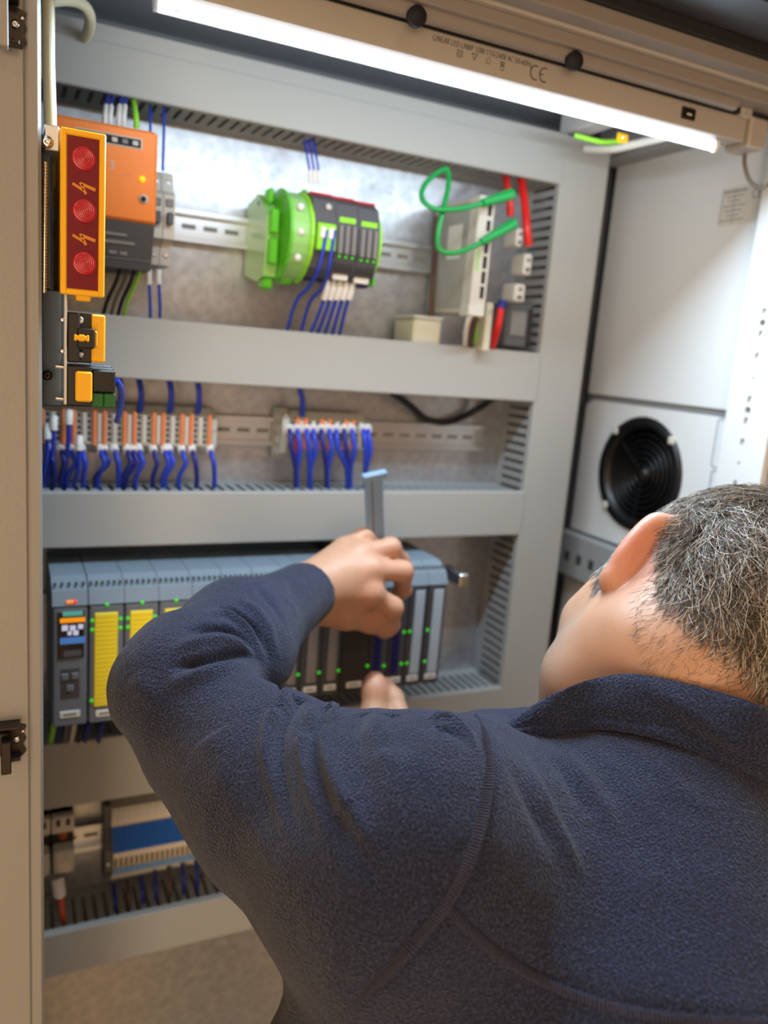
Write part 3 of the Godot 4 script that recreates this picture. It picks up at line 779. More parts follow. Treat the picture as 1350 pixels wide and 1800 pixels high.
func green_modules() -> void:
	var yb := 1.772
	var ht := 0.09
	# curved outline in (z, y) of the rounded housings
	var curve := func(gr: float) -> PackedVector2Array:
		var p := PackedVector2Array([Vector2(0.006, 0.012)])
		for k in 13:
			var a := -PI * 0.42 + PI * 0.84 * k / 12.0
			p.append(Vector2(0.07 + cos(a) * (0.055 + gr), 0.045 + sin(a) * (0.046 + gr)))
		p.append(Vector2(0.006, 0.085))
		return p
	var e := thing("end_bracket", "bright green clip-on end bracket left of the relay modules", "end bracket", Vector3(0.262, yb, 0))
	prism_z(e, "body", PackedVector2Array([Vector2(0.006, 0.004), Vector2(0.06, -0.006), Vector2(0.085, 0.0), Vector2(0.09, 0.03), Vector2(0.09, 0.064), Vector2(0.07, 0.078), Vector2(0.05, 0.09), Vector2(0.006, 0.082)]), 0.014, M.green_clear)
	put("latch", b2(nb(), Vector3(0.002, 0.012, 0.088), Vector3(0.012, 0.040, 0.10), 0.002), M.green, e)
	put("latch", b2(nb(), Vector3(0.002, 0.044, 0.088), Vector3(0.012, 0.070, 0.10), 0.002), M.green, e)
	put("foot_clip", b2(nb(), Vector3(0.001, -0.014, 0.06), Vector3(0.013, -0.002, 0.085), 0.003), M.green, e)
	put("top_clip", b2(nb(), Vector3(0.003, 0.078, 0.065), Vector3(0.011, 0.094, 0.08), 0.003), M.green, e)
	put("screw", screw(nb(), Vector3(0.004, 0.08, 0.055), Vector3(-0.3, 0.5, 1), 0.005, 0.003), M.dark_steel, e)
	var b := thing("relay_module", "translucent green rounded housing module beside the end bracket", "relay module", Vector3(0.2775, yb, 0))
	prism_z(b, "housing", curve.call(0.002), 0.024, M.green_clear)
	prism_z(b, "edge_rib", curve.call(0.005), 0.003, M.green).position.x = -0.0006
	var rb := prism_z(b, "edge_rib", curve.call(0.005), 0.004, M.lime)
	rb.position.x = 0.0225
	for i in 3:
		put("window_dot", lathe(nb(), PackedVector2Array([Vector2(0.004, 0), Vector2(0.004, 0.001), Vector2(0, 0.001)]), 14, Transform3D(Basis(Vector3.RIGHT, PI / 2), Vector3(0.012, 0.02 + i * 0.026, 0.1265 - absf(i - 1.0) * 0.006))), M.white, b)
	put("foot_clip", b2(nb(), Vector3(0.006, -0.006, 0.06), Vector3(0.020, 0.004, 0.085), 0.003), M.green, b)
	var names := ["dark relay module with a lime plug and two blue wires in its face", "dark relay module with lime print, middle of the relay stack", "dark relay module with lime print, at the right end of the relay stack"]
	for i in 3:
		var w := 0.0255
		var m := thing("relay_module", names[i], "relay module", Vector3(0.3035 + i * 0.0262, yb - 0.001 * i, 0), "dark relay modules")
		prism_z(m, "housing", PackedVector2Array([Vector2(0.006, 0.008), Vector2(0.100, 0.0), Vector2(0.118, 0.012), Vector2(0.126, 0.035), Vector2(0.126, 0.060), Vector2(0.118, 0.083), Vector2(0.105, 0.090), Vector2(0.006, 0.085)]), w, M.module_grey)
		put("red_edge", b2(nb(), Vector3(0, 0.0895, 0.012), Vector3(w, 0.092, 0.108), 0.0006), M.red_edge, m)
		put("blue_edge", b2(nb(), Vector3(0, 0.0, 0.085), Vector3(w, 0.003, 0.1035), 0.0006), M.plc_blue, m)
		if i == 0:
			put("plug", b2(nb(), Vector3(0.003, 0.030, 0.1245), Vector3(w - 0.001, 0.058, 0.131), 0.001), M.lime, m)
			for k in 2:
				put("plug_insert", b2(nb(), Vector3(0.006 + k * 0.0095, 0.042, 0.1305), Vector3(0.0125 + k * 0.0095, 0.054, 0.1325), 0.0008), M.white, m)
			put("dial", lathe(nb(), PackedVector2Array([Vector2(0.0035, 0), Vector2(0.0035, 0.0015), Vector2(0, 0.0015)]), 14, Transform3D(Basis(Vector3.RIGHT, PI / 2 - 0.3), Vector3(0.017, 0.076, 0.1215))), M.off_white, m)
		else:
			put("printed_block", bx(nb(), Vector3(w * 0.5, 0.066, 0.1245), Vector3(w * 0.75, 0.0055, 0.0012), 0.0, Transform3D(Basis(), Vector3.ZERO)), M.lime, m)
			for k in 3:
				put("wire_guide", b2(nb(), Vector3(0.003 + k * 0.0078, 0.030, 0.1255), Vector3(0.0078 + k * 0.0078, 0.060, 0.1285), 0.0008), M.slate, m)
				put("status_light", b2(nb(), Vector3(0.0042 + k * 0.0078, 0.0262, 0.1235), Vector3(0.0068 + k * 0.0078, 0.0285, 0.1262), 0.0005), M.green_led, m)
			for k in 5:
				put("vent_slot", b2(nb(), Vector3(0.002 + k * 0.0046, 0.0125, 0.1175), Vector3(0.0048 + k * 0.0046, 0.0225, 0.1215), 0.0004), M.anthracite, m)
			put("name_tag", bx(nb(), Vector3(w * 0.5, 0.007, 0.1125), Vector3(w * 0.72, 0.0075, 0.004), 0.001, Transform3D(Basis(), Vector3.ZERO)), M.white, m)
		if i < 2:
			put("top_pin", b2(nb(), Vector3(w * 0.5 - 0.0012, 0.088, 0.05), Vector3(w * 0.5 + 0.0012, 0.103, 0.053), 0.0006), M.green, m)
			put("top_pin", b2(nb(), Vector3(w * 0.5 - 0.003, 0.100, 0.049), Vector3(w * 0.5 + 0.003, 0.103, 0.054), 0.0006), M.green, m)
	var side := thing("end_plate", "green end plate closing the right side of the relay stack", "end plate", Vector3(0.3822, yb, 0))
	prism_z(side, "plate", curve.call(0.001), 0.003, M.lime)
	put("foot_clip", b2(nb(), Vector3(0.0, 0.0, 0.095), Vector3(0.003, 0.010, 0.115), 0.001), M.green, side)
	for k: Array in [[574, 405, 561, 470, 520, 530, 505, 572], [588, 405, 578, 470, 545, 530, 530, 572]]:
		wire([onz(k[0], k[1], 0.131), onz(k[2], k[3], 0.128), onz(k[4] + 22, k[5] - 25, 0.105), onz(k[4], k[5], 0.085), onz(k[6], k[7] + 8, 0.06)], 0.0021, M.blue_wire, "blue wire plugged into the lime face plug, curving down to the duct", "blue wires from the lime plug")
	for i in 5:
		var px := 575.0 + i * 11.0
		wire([onz(px, 492, 0.10), onz(px - 1, 510, 0.102), onz(px - 12, 545, 0.09), onz(px - 30 + i * 2, 588, 0.06)], 0.0022, M.blue_wire, "blue wire with white sleeve bundled under the dark relay modules", "sleeved wires under the relay modules", "wire", 0.022)
	for i in 3:
		var px := 545.0 + i * 8.0
		wire([onz(px, 322, 0.07), onz(px - 1, 300, 0.07), onz(px - 5, 275, 0.065), onz(px - 10, 246, 0.05)], 0.0013, M.blue_wire, "thin blue wire rising from the relay modules into the top duct", "wires above the relay modules", "wire", 0.012)

# one slice of a terminal strip; kind sets the face
func terminal(kind: int) -> Node3D:
	var names := ["orange-faced terminal block in the left terminal row", "pale grey terminal block in the left terminal row", "dark-slotted terminal block in the left terminal row"]
	var t := thing("terminal_block", names[kind], "terminal block", Vector3.ZERO, "left row terminal blocks")
	var w := 0.0051
	prism_z(t, "body", PackedVector2Array([Vector2(0.007, 0.0), Vector2(0.030, 0.0), Vector2(0.046, 0.012), Vector2(0.046, 0.046), Vector2(0.032, 0.056), Vector2(0.007, 0.056)]), w, M.term)
	if kind == 0:
		put("lever", b2(nb(), Vector3(0.0004, 0.010, 0.045), Vector3(w - 0.0004, 0.050, 0.0495), 0.0012), M.salmon, t)
	elif kind == 1:
		put("marker", b2(nb(), Vector3(0.0005, 0.014, 0.0455), Vector3(w - 0.0005, 0.046, 0.048), 0.0008), M.off_white, t)
	else:
		for i in 5:
			put("slot", b2(nb(), Vector3(0.0008, 0.015 + i * 0.0065, 0.0455), Vector3(w - 0.0008, 0.0195 + i * 0.0065, 0.0465), 0.0003), M.term_dark, t)
	return t

func build_middle_row() -> void:
	var order := [0, 1, 0, 2, 1, 2]
	var proto: Array = []
	for k in 3:
		proto.append(terminal(k))
	var used := [false, false, false]
	var row := func(x: float, y: float, n: int, shift: int, left: bool) -> void:
		for i in n:
			var k: int = order[(i + shift) % 6]
			var p := Vector3(x + i * 0.0053, y, 0)
			if not used[k]:
				used[k] = true
				(proto[k] as Node3D).position = p
				continue
			var face: String = ["orange-faced", "pale grey", "dark-slotted"][k]
			dup(proto[k], "terminal_block", p, "%s terminal block in the %s terminal row" % [face, "left" if left else "short middle"], "left row terminal blocks" if left else "middle row terminal blocks")
	row.call(0.030, 1.5625, 36, 1, true)
	row.call(0.318, 1.5635, 19, 5, false)
	var eb := thing("end_clamp", "grey end clamp at the left side of the short middle terminal row", "end clamp", Vector3(0.306, 1.5625, 0))
	prism_z(eb, "body", PackedVector2Array([Vector2(0.007, -0.006), Vector2(0.024, -0.006), Vector2(0.042, 0.006), Vector2(0.049, 0.03), Vector2(0.049, 0.05), Vector2(0.034, 0.06), Vector2(0.007, 0.06)]), 0.009, M.term)
	for i in 4:
		put("rib", b2(nb(), Vector3(-0.0008, 0.002 + i * 0.014, 0.012), Vector3(0.0002, 0.012 + i * 0.014, 0.036), 0.0006), M.off_white, eb)
	put("screw", screw(nb(), Vector3(0.0045, 0.052, 0.049), Vector3(0, 0, 1), 0.003, 0.0012), M.steel, eb)
	var ec := thing("end_clamp", "grey end clamp closing the left terminal row", "end clamp", Vector3(0.2215, 1.5635, 0))
	prism_z(ec, "body", PackedVector2Array([Vector2(0.007, 0.0), Vector2(0.03, 0.0), Vector2(0.044, 0.01), Vector2(0.044, 0.044), Vector2(0.03, 0.054), Vector2(0.007, 0.054)]), 0.006, M.term)
	put("screw", screw(nb(), Vector3(0.003, 0.03, 0.044), Vector3(0, 0, 1), 0.0022, 0.001), M.steel, ec)
	# blue conductors bending from the lower clamps into the duct below
	var lower := [[90, 94, 0], [110, 106, 0], [128, 118, 1], [146, 146, 1], [180, 172, 1], [186, 168, 0], [204, 208, 1], [226, 216, 0], [236, 222, 0], [247, 238, 1], [272, 268, 0], [292, 286, 1], [300, 290, 1], [322, 314, 1], [340, 345, 0], [372, 376, 1]]
	for k: Array in lower:
		var px: float = k[0]
		wire([onz(px - 4, 785, 0.044), onz(px, 800, 0.056), onz(px + 4, 815, 0.060), onz(k[1] + 1, 838, 0.054), onz(k[1], 862, 0.045)], 0.0028, M.blue_wire if k[2] == 1 else M.deep_wire, "blue wire bending from the left terminal row down into the duct", "blue wires under the left terminal row", "wire", 0.007)
	for k: Array in [[95, 745], [122, 735], [84, 760], [140, 780]]:
		wire([onz(k[0], k[1] - 12, 0.06), onz(k[0] - 1, k[1] + 6, 0.066), onz(k[0] - 2, k[1] + 45, 0.062), onz(k[0] - 14, 862, 0.045)], 0.0024, M.blue_wire, "blue wire with white sleeve at the left end of the terminal row", "sleeved wires beside the yellow key switch", "wire", 0.014)
	for px: float in [212, 247, 300, 349]:
		wire([onz(px - 4, 735, 0.036), onz(px, 712, 0.046), onz(px + 1, 690, 0.05), onz(px - 4, 660, 0.045)], 0.0034, M.blue_wire, "thick blue wire arching from the left terminal row up into the duct", "thick wires over the left terminal row")
	wire([onz(530, 735, 0.036), onz(532, 712, 0.046), onz(530, 696, 0.05), onz(523, 672, 0.045)], 0.0034, M.blue_wire, "single thick blue wire rising from the short middle terminal row", "", "wire")
	for k: Array in [[510, 520], [524, 522], [540, 544], [552, 546], [566, 574], [580, 576], [592, 610], [606, 612], [620, 616], [640, 642], [648, 644]]:
		wire([onz(k[0] - 2, 752, 0.046), onz(k[0], 765, 0.062), onz(k[0] + 3, 790, 0.066), onz(k[1], 825, 0.058), onz(k[1], 862, 0.045)], 0.0032, M.blue_wire if int(k[0]) % 4 == 0 else M.deep_wire, "blue wire hanging in front of the short middle terminal row", "blue wires of the middle terminal row", "wire", 0.006)
	wire([onz(524, 760, 0.05), onz(522, 775, 0.06), onz(524, 790, 0.06), onz(520, 812, 0.05)], 0.003, M.red_wire, "small red wire among the blue wires of the short middle row", "", "wire")
	wire([onz(690, 690, 0.04), onz(720, 712, 0.02), onz(752, 738, 0.012), onz(790, 742, 0.012), onz(835, 722, 0.015), onz(868, 700, 0.04)], 0.0046, M.black_wire, "black cable sagging across the bare plate right of the terminals", "", "cable")

func plc_module(label: String, x0: float, x1: float, kind: String, yt: float) -> Node3D:
	var w := x1 - x0 - 0.0006
	var h := 0.147
	var t := thing("controller_module", label, "controller module", Vector3(x0, yt - h, 0), "modules of the controller rack")
	put("body", b2(nb(), Vector3(0, 0.004, 0.014), Vector3(w, h - 0.004, 0.132), 0.001), M.plc if kind != "black" else M.anthracite, t)
	put("front_door", b2(nb(), Vector3(0.0004, 0.002, 0.1325), Vector3(w - 0.0004, h - 0.014, 0.1445), 0.0015), (M.plc if kind in ["cpu", "yellow"] else M.plc_dark) if kind != "black" else M.anthracite, t)
	prism_z(t, "vent_head", PackedVector2Array([Vector2(0.02, h - 0.004), Vector2(0.125, h - 0.004), Vector2(0.143, h - 0.0135), Vector2(0.145, h - 0.0125), Vector2(0.138, h + 0.002), Vector2(0.118, h + 0.012), Vector2(0.02, h + 0.012)]), w, M.plc_vent if kind != "black" else M.anthracite)
	var nv := int(w / 0.0058)
	for i in nv:
		put("vent_slot", bx(nb(), Vector3(w * (i + 0.5) / nv, h + 0.0072, 0.1285), Vector3(0.0022, 0.0008, 0.016), 0.0, Transform3D(Basis(), Vector3.ZERO)), M.plc_dark, t)
	var led := func(x: float, y: float, m: Material) -> void:
		put("status_light", lathe(nb(), PackedVector2Array([Vector2(0.0021, 0), Vector2(0.0021, 0.0006), Vector2(0, 0.001)]), 12, Transform3D(Basis(Vector3.RIGHT, PI / 2), Vector3(x, y, 0.1445))), m, t)
	put("name_tag", bx(nb(), Vector3(w * 0.5, 0.0125 if kind != "cpu" else 0.0155, 0.1447), Vector3(minf(w * 0.62, 0.02), 0.0075, 0.001), 0.0004), M.white, t)
	put("tag_print", bx(nb(), Vector3(w * 0.5, 0.0125 if kind != "cpu" else 0.0155, 0.1453), Vector3(minf(w * 0.42, 0.013), 0.0022, 0.0003)), M.slate, t)
	if kind == "cpu":
		var d := put("display", b2(nb(), Vector3(0.0052, 0.078, 0.1440), Vector3(w - 0.0038, 0.129, 0.1458), 0.0008), M.screen, t)
		put("screen_header", bx(nb(), Vector3(0.0195, 0.1265, 0.1459), Vector3(0.019, 0.005, 0.0003)), M.screen_teal, d)
		put("screen_band", bx(nb(), Vector3(0.0193, 0.1195, 0.1459), Vector3(0.024, 0.005, 0.0003)), M.screen_orange, d)
		put("screen_footer", bx(nb(), Vector3(0.0193, 0.0975, 0.1459), Vector3(0.024, 0.007, 0.0003)), M.screen_blue, d)
		for k: Array in [[0.012, 0.1115, 0.006], [0.0195, 0.111, 0.0055], [0.027, 0.112, 0.005], [0.0165, 0.1055, 0.004], [0.0225, 0.1055, 0.005]]:
			put("screen_icon", bx(nb(), Vector3(k[0], k[1], 0.1459), Vector3(k[2], k[2], 0.0003)), M.screen_white, d)
		put("printed_text", bx(nb(), Vector3(0.0195, 0.0835, 0.1459), Vector3(0.017, 0.0065, 0.0003)), M.psu_grey, d)
		put("port_recess", b2(nb(), Vector3(0.008, 0.033, 0.1442), Vector3(w - 0.0075, 0.0665, 0.1449), 0.0003), M.plc_dark, t)
		for k: Array in [[0.012, 0.058], [0.022, 0.058], [0.017, 0.045]]:
			put("button", b2(nb(), Vector3(k[0] - 0.0035, k[1] - 0.0035, 0.1446), Vector3(k[0] + 0.0035, k[1] + 0.0035, 0.1462), 0.0008), M.plc, t)
		led.call(0.015, 0.1385, M.amber_led)
		led.call(0.0185, 0.1386, M.amber_led)
		led.call(0.0215, 0.1387, M.red_led)
	elif kind == "yellow":
		put("label_strip", b2(nb(), Vector3(0.0055, 0.021, 0.1443), Vector3(0.0285, 0.125, 0.1458), 0.0006), M.plc_yellow, t)
		for i in 20:
			put("strip_line", bx(nb(), Vector3(0.017, 0.025 + i * 0.005, 0.1459), Vector3(0.022, 0.0003, 0.0002)), M.flash, t)
		led.call(w * 0.5, 0.1335, M.green_led)
		for k: Array in [[0.0032, 0.117], [0.0032, 0.107], [0.0312, 0.117], [0.0312, 0.107], [0.0032, 0.028]]:
			led.call(k[0], k[1], M.green_led)
	elif kind == "grey":
		put("label_strip", b2(nb(), Vector3(w * 0.28, 0.021, 0.1443), Vector3(w * 0.75, 0.125, 0.1456), 0.0006), M.plc_strip, t)
		led.call(w * 0.9, 0.033, M.green_led)
	elif kind == "black":
		led.call(w * 0.94, 0.035, M.green_led)
	elif kind == "blue":
		put("label_strip", b2(nb(), Vector3(w * 0.12, 0.021, 0.1443), Vector3(w * 0.58, 0.128, 0.1456), 0.0006), M.plc_blue, t)
		led.call(w * 0.82, 0.033, M.green_led)
		led.call(w * 0.82, 0.075, M.green_led)
	else:
		put("label_strip", b2(nb(), Vector3(w * 0.28, 0.018, 0.1443), Vector3(w * 0.82, 0.128, 0.1456), 0.0006), M.plc_light, t)
		led.call(w * 0.12, 0.033, M.green_led)
		led.call(w * 0.12, 0.075, M.green_led)
	return t

func build_controller() -> void:
	var yt := 1.4335
	var rl := thing("controller_rail", "wide aluminium profile rail behind the controller rack", "rail", Vector3(0.02, 1.345, 0))
	put("profile", b2(nb(), Vector3(0, -0.05, 0.0005), Vector3(0.52, 0.05, 0.012), 0.002), M.rail, rl)
	put("end_stop", b2(nb(), Vector3(0.50, 0.070, 0.10), Vector3(0.512, 0.088, 0.146), 0.002), M.steel, rl)
	plc_module("controller head module with a small lit colour display", 0.0425, 0.0772, "cpu", yt)
	var names := ["controller module with the tall yellow strip next to the display module", "yellow-strip controller module, second right of the display module", "yellow-strip controller module, third right of the display module and cut by the sleeve", "controller module just right of the three visible yellow strips, under the forearm", "controller module under the middle of the forearm", "controller module under the sleeve cuff"]
	for i in 6:
		plc_module(names[i], 0.0777 + i * 0.0355, 0.0777 + (i + 1) * 0.0355, "yellow" if i < 3 else "grey", yt)
	var list := [[494, 531, "grey", "grey-strip controller module half hidden by the sleeve cuff"], [531, 568, "grey", "grey-strip controller module right under the wrist"], [568, 602, "grey", "grey-strip controller module left of the plain black module"], [602, 652, "black", "plain black controller module below the fingers"], [652, 684, "blue", "controller module with dark blue strip under the open cover"], [684, 714, "blue", "second dark blue strip controller module"], [714, 745, "light", "pale blue strip controller module, left one of two"], [745, 777, "light", "pale blue strip controller module at the right end of the rack"]]
	var xs := 0.2907
	for k: Array in list:
		var x0 := maxf(onz(k[0], 1140, 0.145).x, xs)
		var x1 := onz(k[1], 1140, 0.145).x
		var t := plc_module(k[3], x0, x1, k[2], yt)
		if k[0] == 652:
			var cv := nb()
			var a := onz(662, 1000, 0.165) - t.position
			var b := onz(656, 832, 0.20) - t.position
			var hgt := (b - a).length()
			var by := (b - a).normalized()
			var bz := Vector3(1, 0, 0).cross(by).normalized()
			var xf := Transform3D(Basis(by.cross(bz), by, bz), a)
			bx(cv, Vector3(0, hgt * 0.5, 0), Vector3(0.021, hgt, 0.006), 0.0012, xf)
			bx(cv, Vector3(0.0015, hgt - 0.004, 0.0), Vector3(0.028, 0.009, 0.009), 0.0012, xf)
			put("open_cover", cv, M.cover_blue, t)
			put("cover_groove", bx(nb(), Vector3(-0.003, hgt * 0.5, 0.003), Vector3(0.0022, hgt * 0.94, 0.0012), 0.0004, xf), M.plc, t)
	# leads dropping out under the head module
	for k: Array in [[92, M.lime, 0.0032], [103, M.deep_wire, 0.003], [116, M.grey_cable, 0.003], [128, M.off_white, 0.003], [140, M.black_wire, 0.003], [152, M.deep_wire, 0.003], [176, M.deep_wire, 0.003]]:
		wire([onz(k[0] + 3, 1270, 0.11), onz(k[0] + 1, 1285, 0.10), onz(k[0] - 3, 1305, 0.075), onz(k[0] - 6, 1330, 0.05)], k[2], k[1], "short lead dropping under the controller rack into the duct", "leads under the controller rack")

func build_lower_row() -> void:
	# two beige contactors next to the post
	for i in 2:
		var t := thing("contactor", ["beige contactor half hidden by the cabinet post", "beige contactor beside the blue and white terminal strip"][i], "contactor", Vector3(0.020 + i * 0.0265, 1.0455, 0), "beige contactors")
		put("base", b2(nb(), Vector3(0, 0.0, 0.006), Vector3(0.025, 0.082, 0.045), 0.0015), M.anthracite, t)
		put("upper_block", b2(nb(), Vector3(0, 0.060, 0.02), Vector3(0.025, 0.082, 0.054), 0.0015), M.term_white, t)
		put("lower_block", b2(nb(), Vector3(0.001, 0.012, 0.02), Vector3(0.024, 0.042, 0.064), 0.0025), M.off_white, t)
		put("label_field", b2(nb(), Vector3(0.005, 0.014, 0.0636), Vector3(0.020, 0.027, 0.0652), 0.0006), M.term_white, t)
		for k in 2:
			put("screw", screw(nb(), Vector3(0.007 + k * 0.011, 0.035, 0.064), Vector3(0, 0, 1), 0.0036, 0.0012), M.steel, t)
			put("terminal_hole", b2(nb(), Vector3(0.0045 + k * 0.011, 0.070, 0.0535), Vector3(0.0095 + k * 0.011, 0.079, 0.0545), 0.0003), M.term_dark, t)
		if i == 1:
			put("button", lathe(nb(), PackedVector2Array([Vector2(0.005, 0), Vector2(0.005, 0.003), Vector2(0, 0.0035)]), 14, Transform3D(Basis(Vector3.RIGHT, PI / 2), Vector3(0.013, 0.052, 0.045))), M.orange_wire, t)
	wire([onz(101, 1545, 0.07), onz(104, 1565, 0.075), onz(108, 1590, 0.07), onz(112, 1625, 0.05)], 0.0042, M.orange_wire, "orange wire with a white sleeve under the beige contactors", "", "wire", 0.018)
	# blue and white terminal strip
	var p := thing("terminal_block", "slim terminal block with blue band in the lower blue and white strip", "terminal block", Vector3.ZERO, "lower strip terminal blocks")
	var w := 0.0060
	prism_z(p, "body", PackedVector2Array([Vector2(0.007, 0.0), Vector2(0.034, 0.0), Vector2(0.050, 0.018), Vector2(0.056, 0.03), Vector2(0.056, 0.052), Vector2(0.036, 0.074), Vector2(0.034, 0.098), Vector2(0.007, 0.098)]), w, M.term_white)
	put("upper_clamp", b2(nb(), Vector3(0.0006, 0.082, 0.033), Vector3(w - 0.0006, 0.096, 0.0365), 0.001), M.off_white, p)
	put("blue_band", prism(nb(), PackedVector2Array([Vector2(0.0568, 0.0505), Vector2(0.0575, 0.0525), Vector2(0.0375, 0.0745), Vector2(0.0362, 0.0735)]), -w, -0.0001, Transform3D(Basis(Vector3(0, 0, 1), Vector3(0, 1, 0), Vector3(-1, 0, 0)), Vector3.ZERO)), M.term_blue, p)
	put("brown_slot", b2(nb(), Vector3(0.0011, 0.0305, 0.0555), Vector3(w - 0.0011, 0.0425, 0.0568), 0.0003), M.term_brown, p)
	put("sky_band", prism(nb(), PackedVector2Array([Vector2(0.0505, 0.0178), Vector2(0.0515, 0.0172), Vector2(0.0572, 0.0288), Vector2(0.0562, 0.0295)]), -w, -0.0001, Transform3D(Basis(Vector3(0, 0, 1), Vector3(0, 1, 0), Vector3(-1, 0, 0)), Vector3.ZERO)), M.term_sky, p)
	put("lower_clamp", b2(nb(), Vector3(0.0006, 0.001, 0.033), Vector3(w - 0.0006, 0.013, 0.038), 0.001), M.off_white, p)
	for i in 30:
		var pos := Vector3(0.1165 + i * 0.0063, 1.0165, 0)
		if i == 0:
			p.position = pos
		else:
			dup(p, "terminal_block", pos, "slim terminal block with blue band in the lower blue and white strip", "lower strip terminal blocks")
	var e := thing("end_clamp", "dark end clamp at the left end of the lower blue and white strip", "end clamp", Vector3(0.1075, 1.02, 0))
	prism_z(e, "body", PackedVector2Array([Vector2(0.007, 0.0), Vector2(0.034, 0.0), Vector2(0.052, 0.02), Vector2(0.052, 0.05), Vector2(0.034, 0.07), Vector2(0.034, 0.10), Vector2(0.007, 0.10)]), 0.008, M.psu_grey)
	put("screw", screw(nb(), Vector3(0.004, 0.03, 0.052), Vector3(0, 0, 1), 0.003, 0.0012), M.steel, e)
	for i in 7:
		var px := 200.0 + i * 24.0
		var py := 1562.0 - i * 8.0
		wire([onz(px, py - 6, 0.04), onz(px + 1, py + 8, 0.052), onz(px + 3, py + 28, 0.06), onz(px + 2, py + 62, 0.045)], 0.0026, M.deep_wire if i % 3 != 1 else M.brown, "dark wire dropping from the lower blue and white strip", "dark wires under the lower strip")

func build_post_devices() -> void:
	var z := 0.352
	# zinc bracket that carries the devices inside the left post
	var t := thing("mounting_bracket", "narrow zinc and blue-grey bracket plate fixed inside the left cabinet post", "bracket", Vector3(0.0255, 1.64, 0.30))
	var L := func(x: float, y: float, zz: float) -> Vector3: return onz(x, y, zz) - t.position
	var top: Vector3 = L.call(78, 215, z)
	var topr: Vector3 = L.call(104, 222, z)
	put("top_tab", b2(nb(), Vector3(top.x, L.call(78, 262, z).y, z - 0.30 - 0.05), Vector3(topr.x, topr.y, z - 0.30), 0.0006), M.rail, t)
	put("back_plate", b2(nb(), Vector3(0.0005, 0.001, -0.03), Vector3(L.call(110, 600, 0.334).x, L.call(110, 512, 0.334).y, 0.034), 0.0006), M.blue_steel, t)
	put("back_plate", b2(nb(), Vector3(0.0005, L.call(110, 511, 0.334).y, -0.06), Vector3(L.call(84, 600, 0.28).x, top.y - 0.004, 0.034), 0.0006), M.blue_steel, t)
	var ex: Vector3 = L.call(115, 600, z - 0.003)
	put("edge_strip", b2(nb(), Vector3(ex.x - 0.0012, L.call(115, 712, z).y, 0.02), Vector3(ex.x + 0.0012, L.call(115, 515, z).y, z - 0.30 - 0.003), 0.0004), M.steel, t)
	for py: float in [562, 617]:
		var q: Vector3 = L.call(110, py, z - 0.004)
		put("rivet", screw(nb(), q, Vector3(-0.3, 0, 1), 0.0018, 0.0016), M.chrome, t)
	for py: float in [645, 701]:
		var q: Vector3 = L.call(107, py, z - 0.006)
		put("stud", tube(nb(), PackedVector3Array([q + Vector3(-0.0035, 0, 0), q + Vector3(0.0035, 0, 0)]), 0.0014, 8), M.chrome, t)
	put("screw", screw(nb(), L.call(83, 250, z), Vector3(-0.2, 0, 1), 0.0042, 0.003), M.chrome, t)
	put("screw", screw(nb(), L.call(83, 660, z - 0.01), Vector3(-0.2, 0, 1), 0.0036, 0.002), M.dark_steel, t)
	# threaded rod glinting beside the post
	var rod := nb()
	var r0: Vector3 = L.call(79.5, 285, z)
	var r1: Vector3 = L.call(78, 515, z)
	tube(rod, PackedVector3Array([r0, r1]), 0.0014, 8)
	for i in 40:
		var p := r0.lerp(r1, i / 40.0)
		tube(rod, PackedVector3Array([p, p + Vector3(0, -0.0008, 0)]), 0.0019, 8)
	put("threaded_rod", rod, M.chrome, t)
	# red and yellow indicator bar
	var lo := onz(106, 516, 0.358)
	var hi := onz(187, 236, 0.358)
	var c := (lo + hi) * 0.5
	var w := hi.x - lo.x
	var h := hi.y - lo.y
	var b := thing("indicator_bar", "red warning bar with three round lenses in a yellow housing", "warning light", Vector3(c.x, lo.y, 0.358))
	put("housing", b2(nb(), Vector3(-w / 2 + 0.001, 0.001, -0.13), Vector3(w / 2 - 0.001, h - 0.001, -0.006), 0.0015), M.yellow, b)
	var fr := nb()
	var bw := 0.0043
	b2(fr, Vector3(-w / 2, 0, -0.007), Vector3(-w / 2 + bw, h, 0), 0.0009)
	b2(fr, Vector3(w / 2 - bw, 0, -0.007), Vector3(w / 2, h, 0), 0.0009)
	b2(fr, Vector3(-w / 2 + bw * 0.7, 0, -0.007), Vector3(w / 2 - bw * 0.7, bw, 0), 0.0009)
	b2(fr, Vector3(-w / 2 + bw * 0.7, h - bw, -0.007), Vector3(w / 2 - bw * 0.7, h, 0), 0.0009)
	put("bezel", fr, M.yellow, b)
	put("foot_tab", b2(nb(), Vector3(-0.004, -0.0035, -0.02), Vector3(0.006, 0.001, -0.004), 0.001), M.yellow, b)
	put("red_window", b2(nb(), Vector3(-w / 2 + bw * 0.8, bw * 0.8, -0.006), Vector3(w / 2 - bw * 0.8, h - bw * 0.8, -0.0012), 0.0004), M.red, b)
	for k: Array in [[148, 279], [149, 371], [149, 463]]:
		var p := onz(k[0], k[1], 0.357) - b.position
		p.z = -0.0014
		var xf := Transform3D(Basis(Vector3.RIGHT, PI / 2), p)
		var prof := PackedVector2Array([Vector2(0.0080, 0.0), Vector2(0.0078, 0.0018), Vector2(0.0070, 0.0021)])
		for i in 5:
			prof.append(Vector2(0.0067 - i * 0.0013, 0.0021 + 0.0002 * i))
			prof.append(Vector2(0.0063 - i * 0.0013, 0.0029 + 0.0002 * i))
			prof.append(Vector2(0.0058 - i * 0.0013, 0.0029 + 0.0002 * i))
		prof.append(Vector2(0, 0.0030))
		put("round_lens", lathe(nb(), prof, 36, xf), M.red_lens, b)
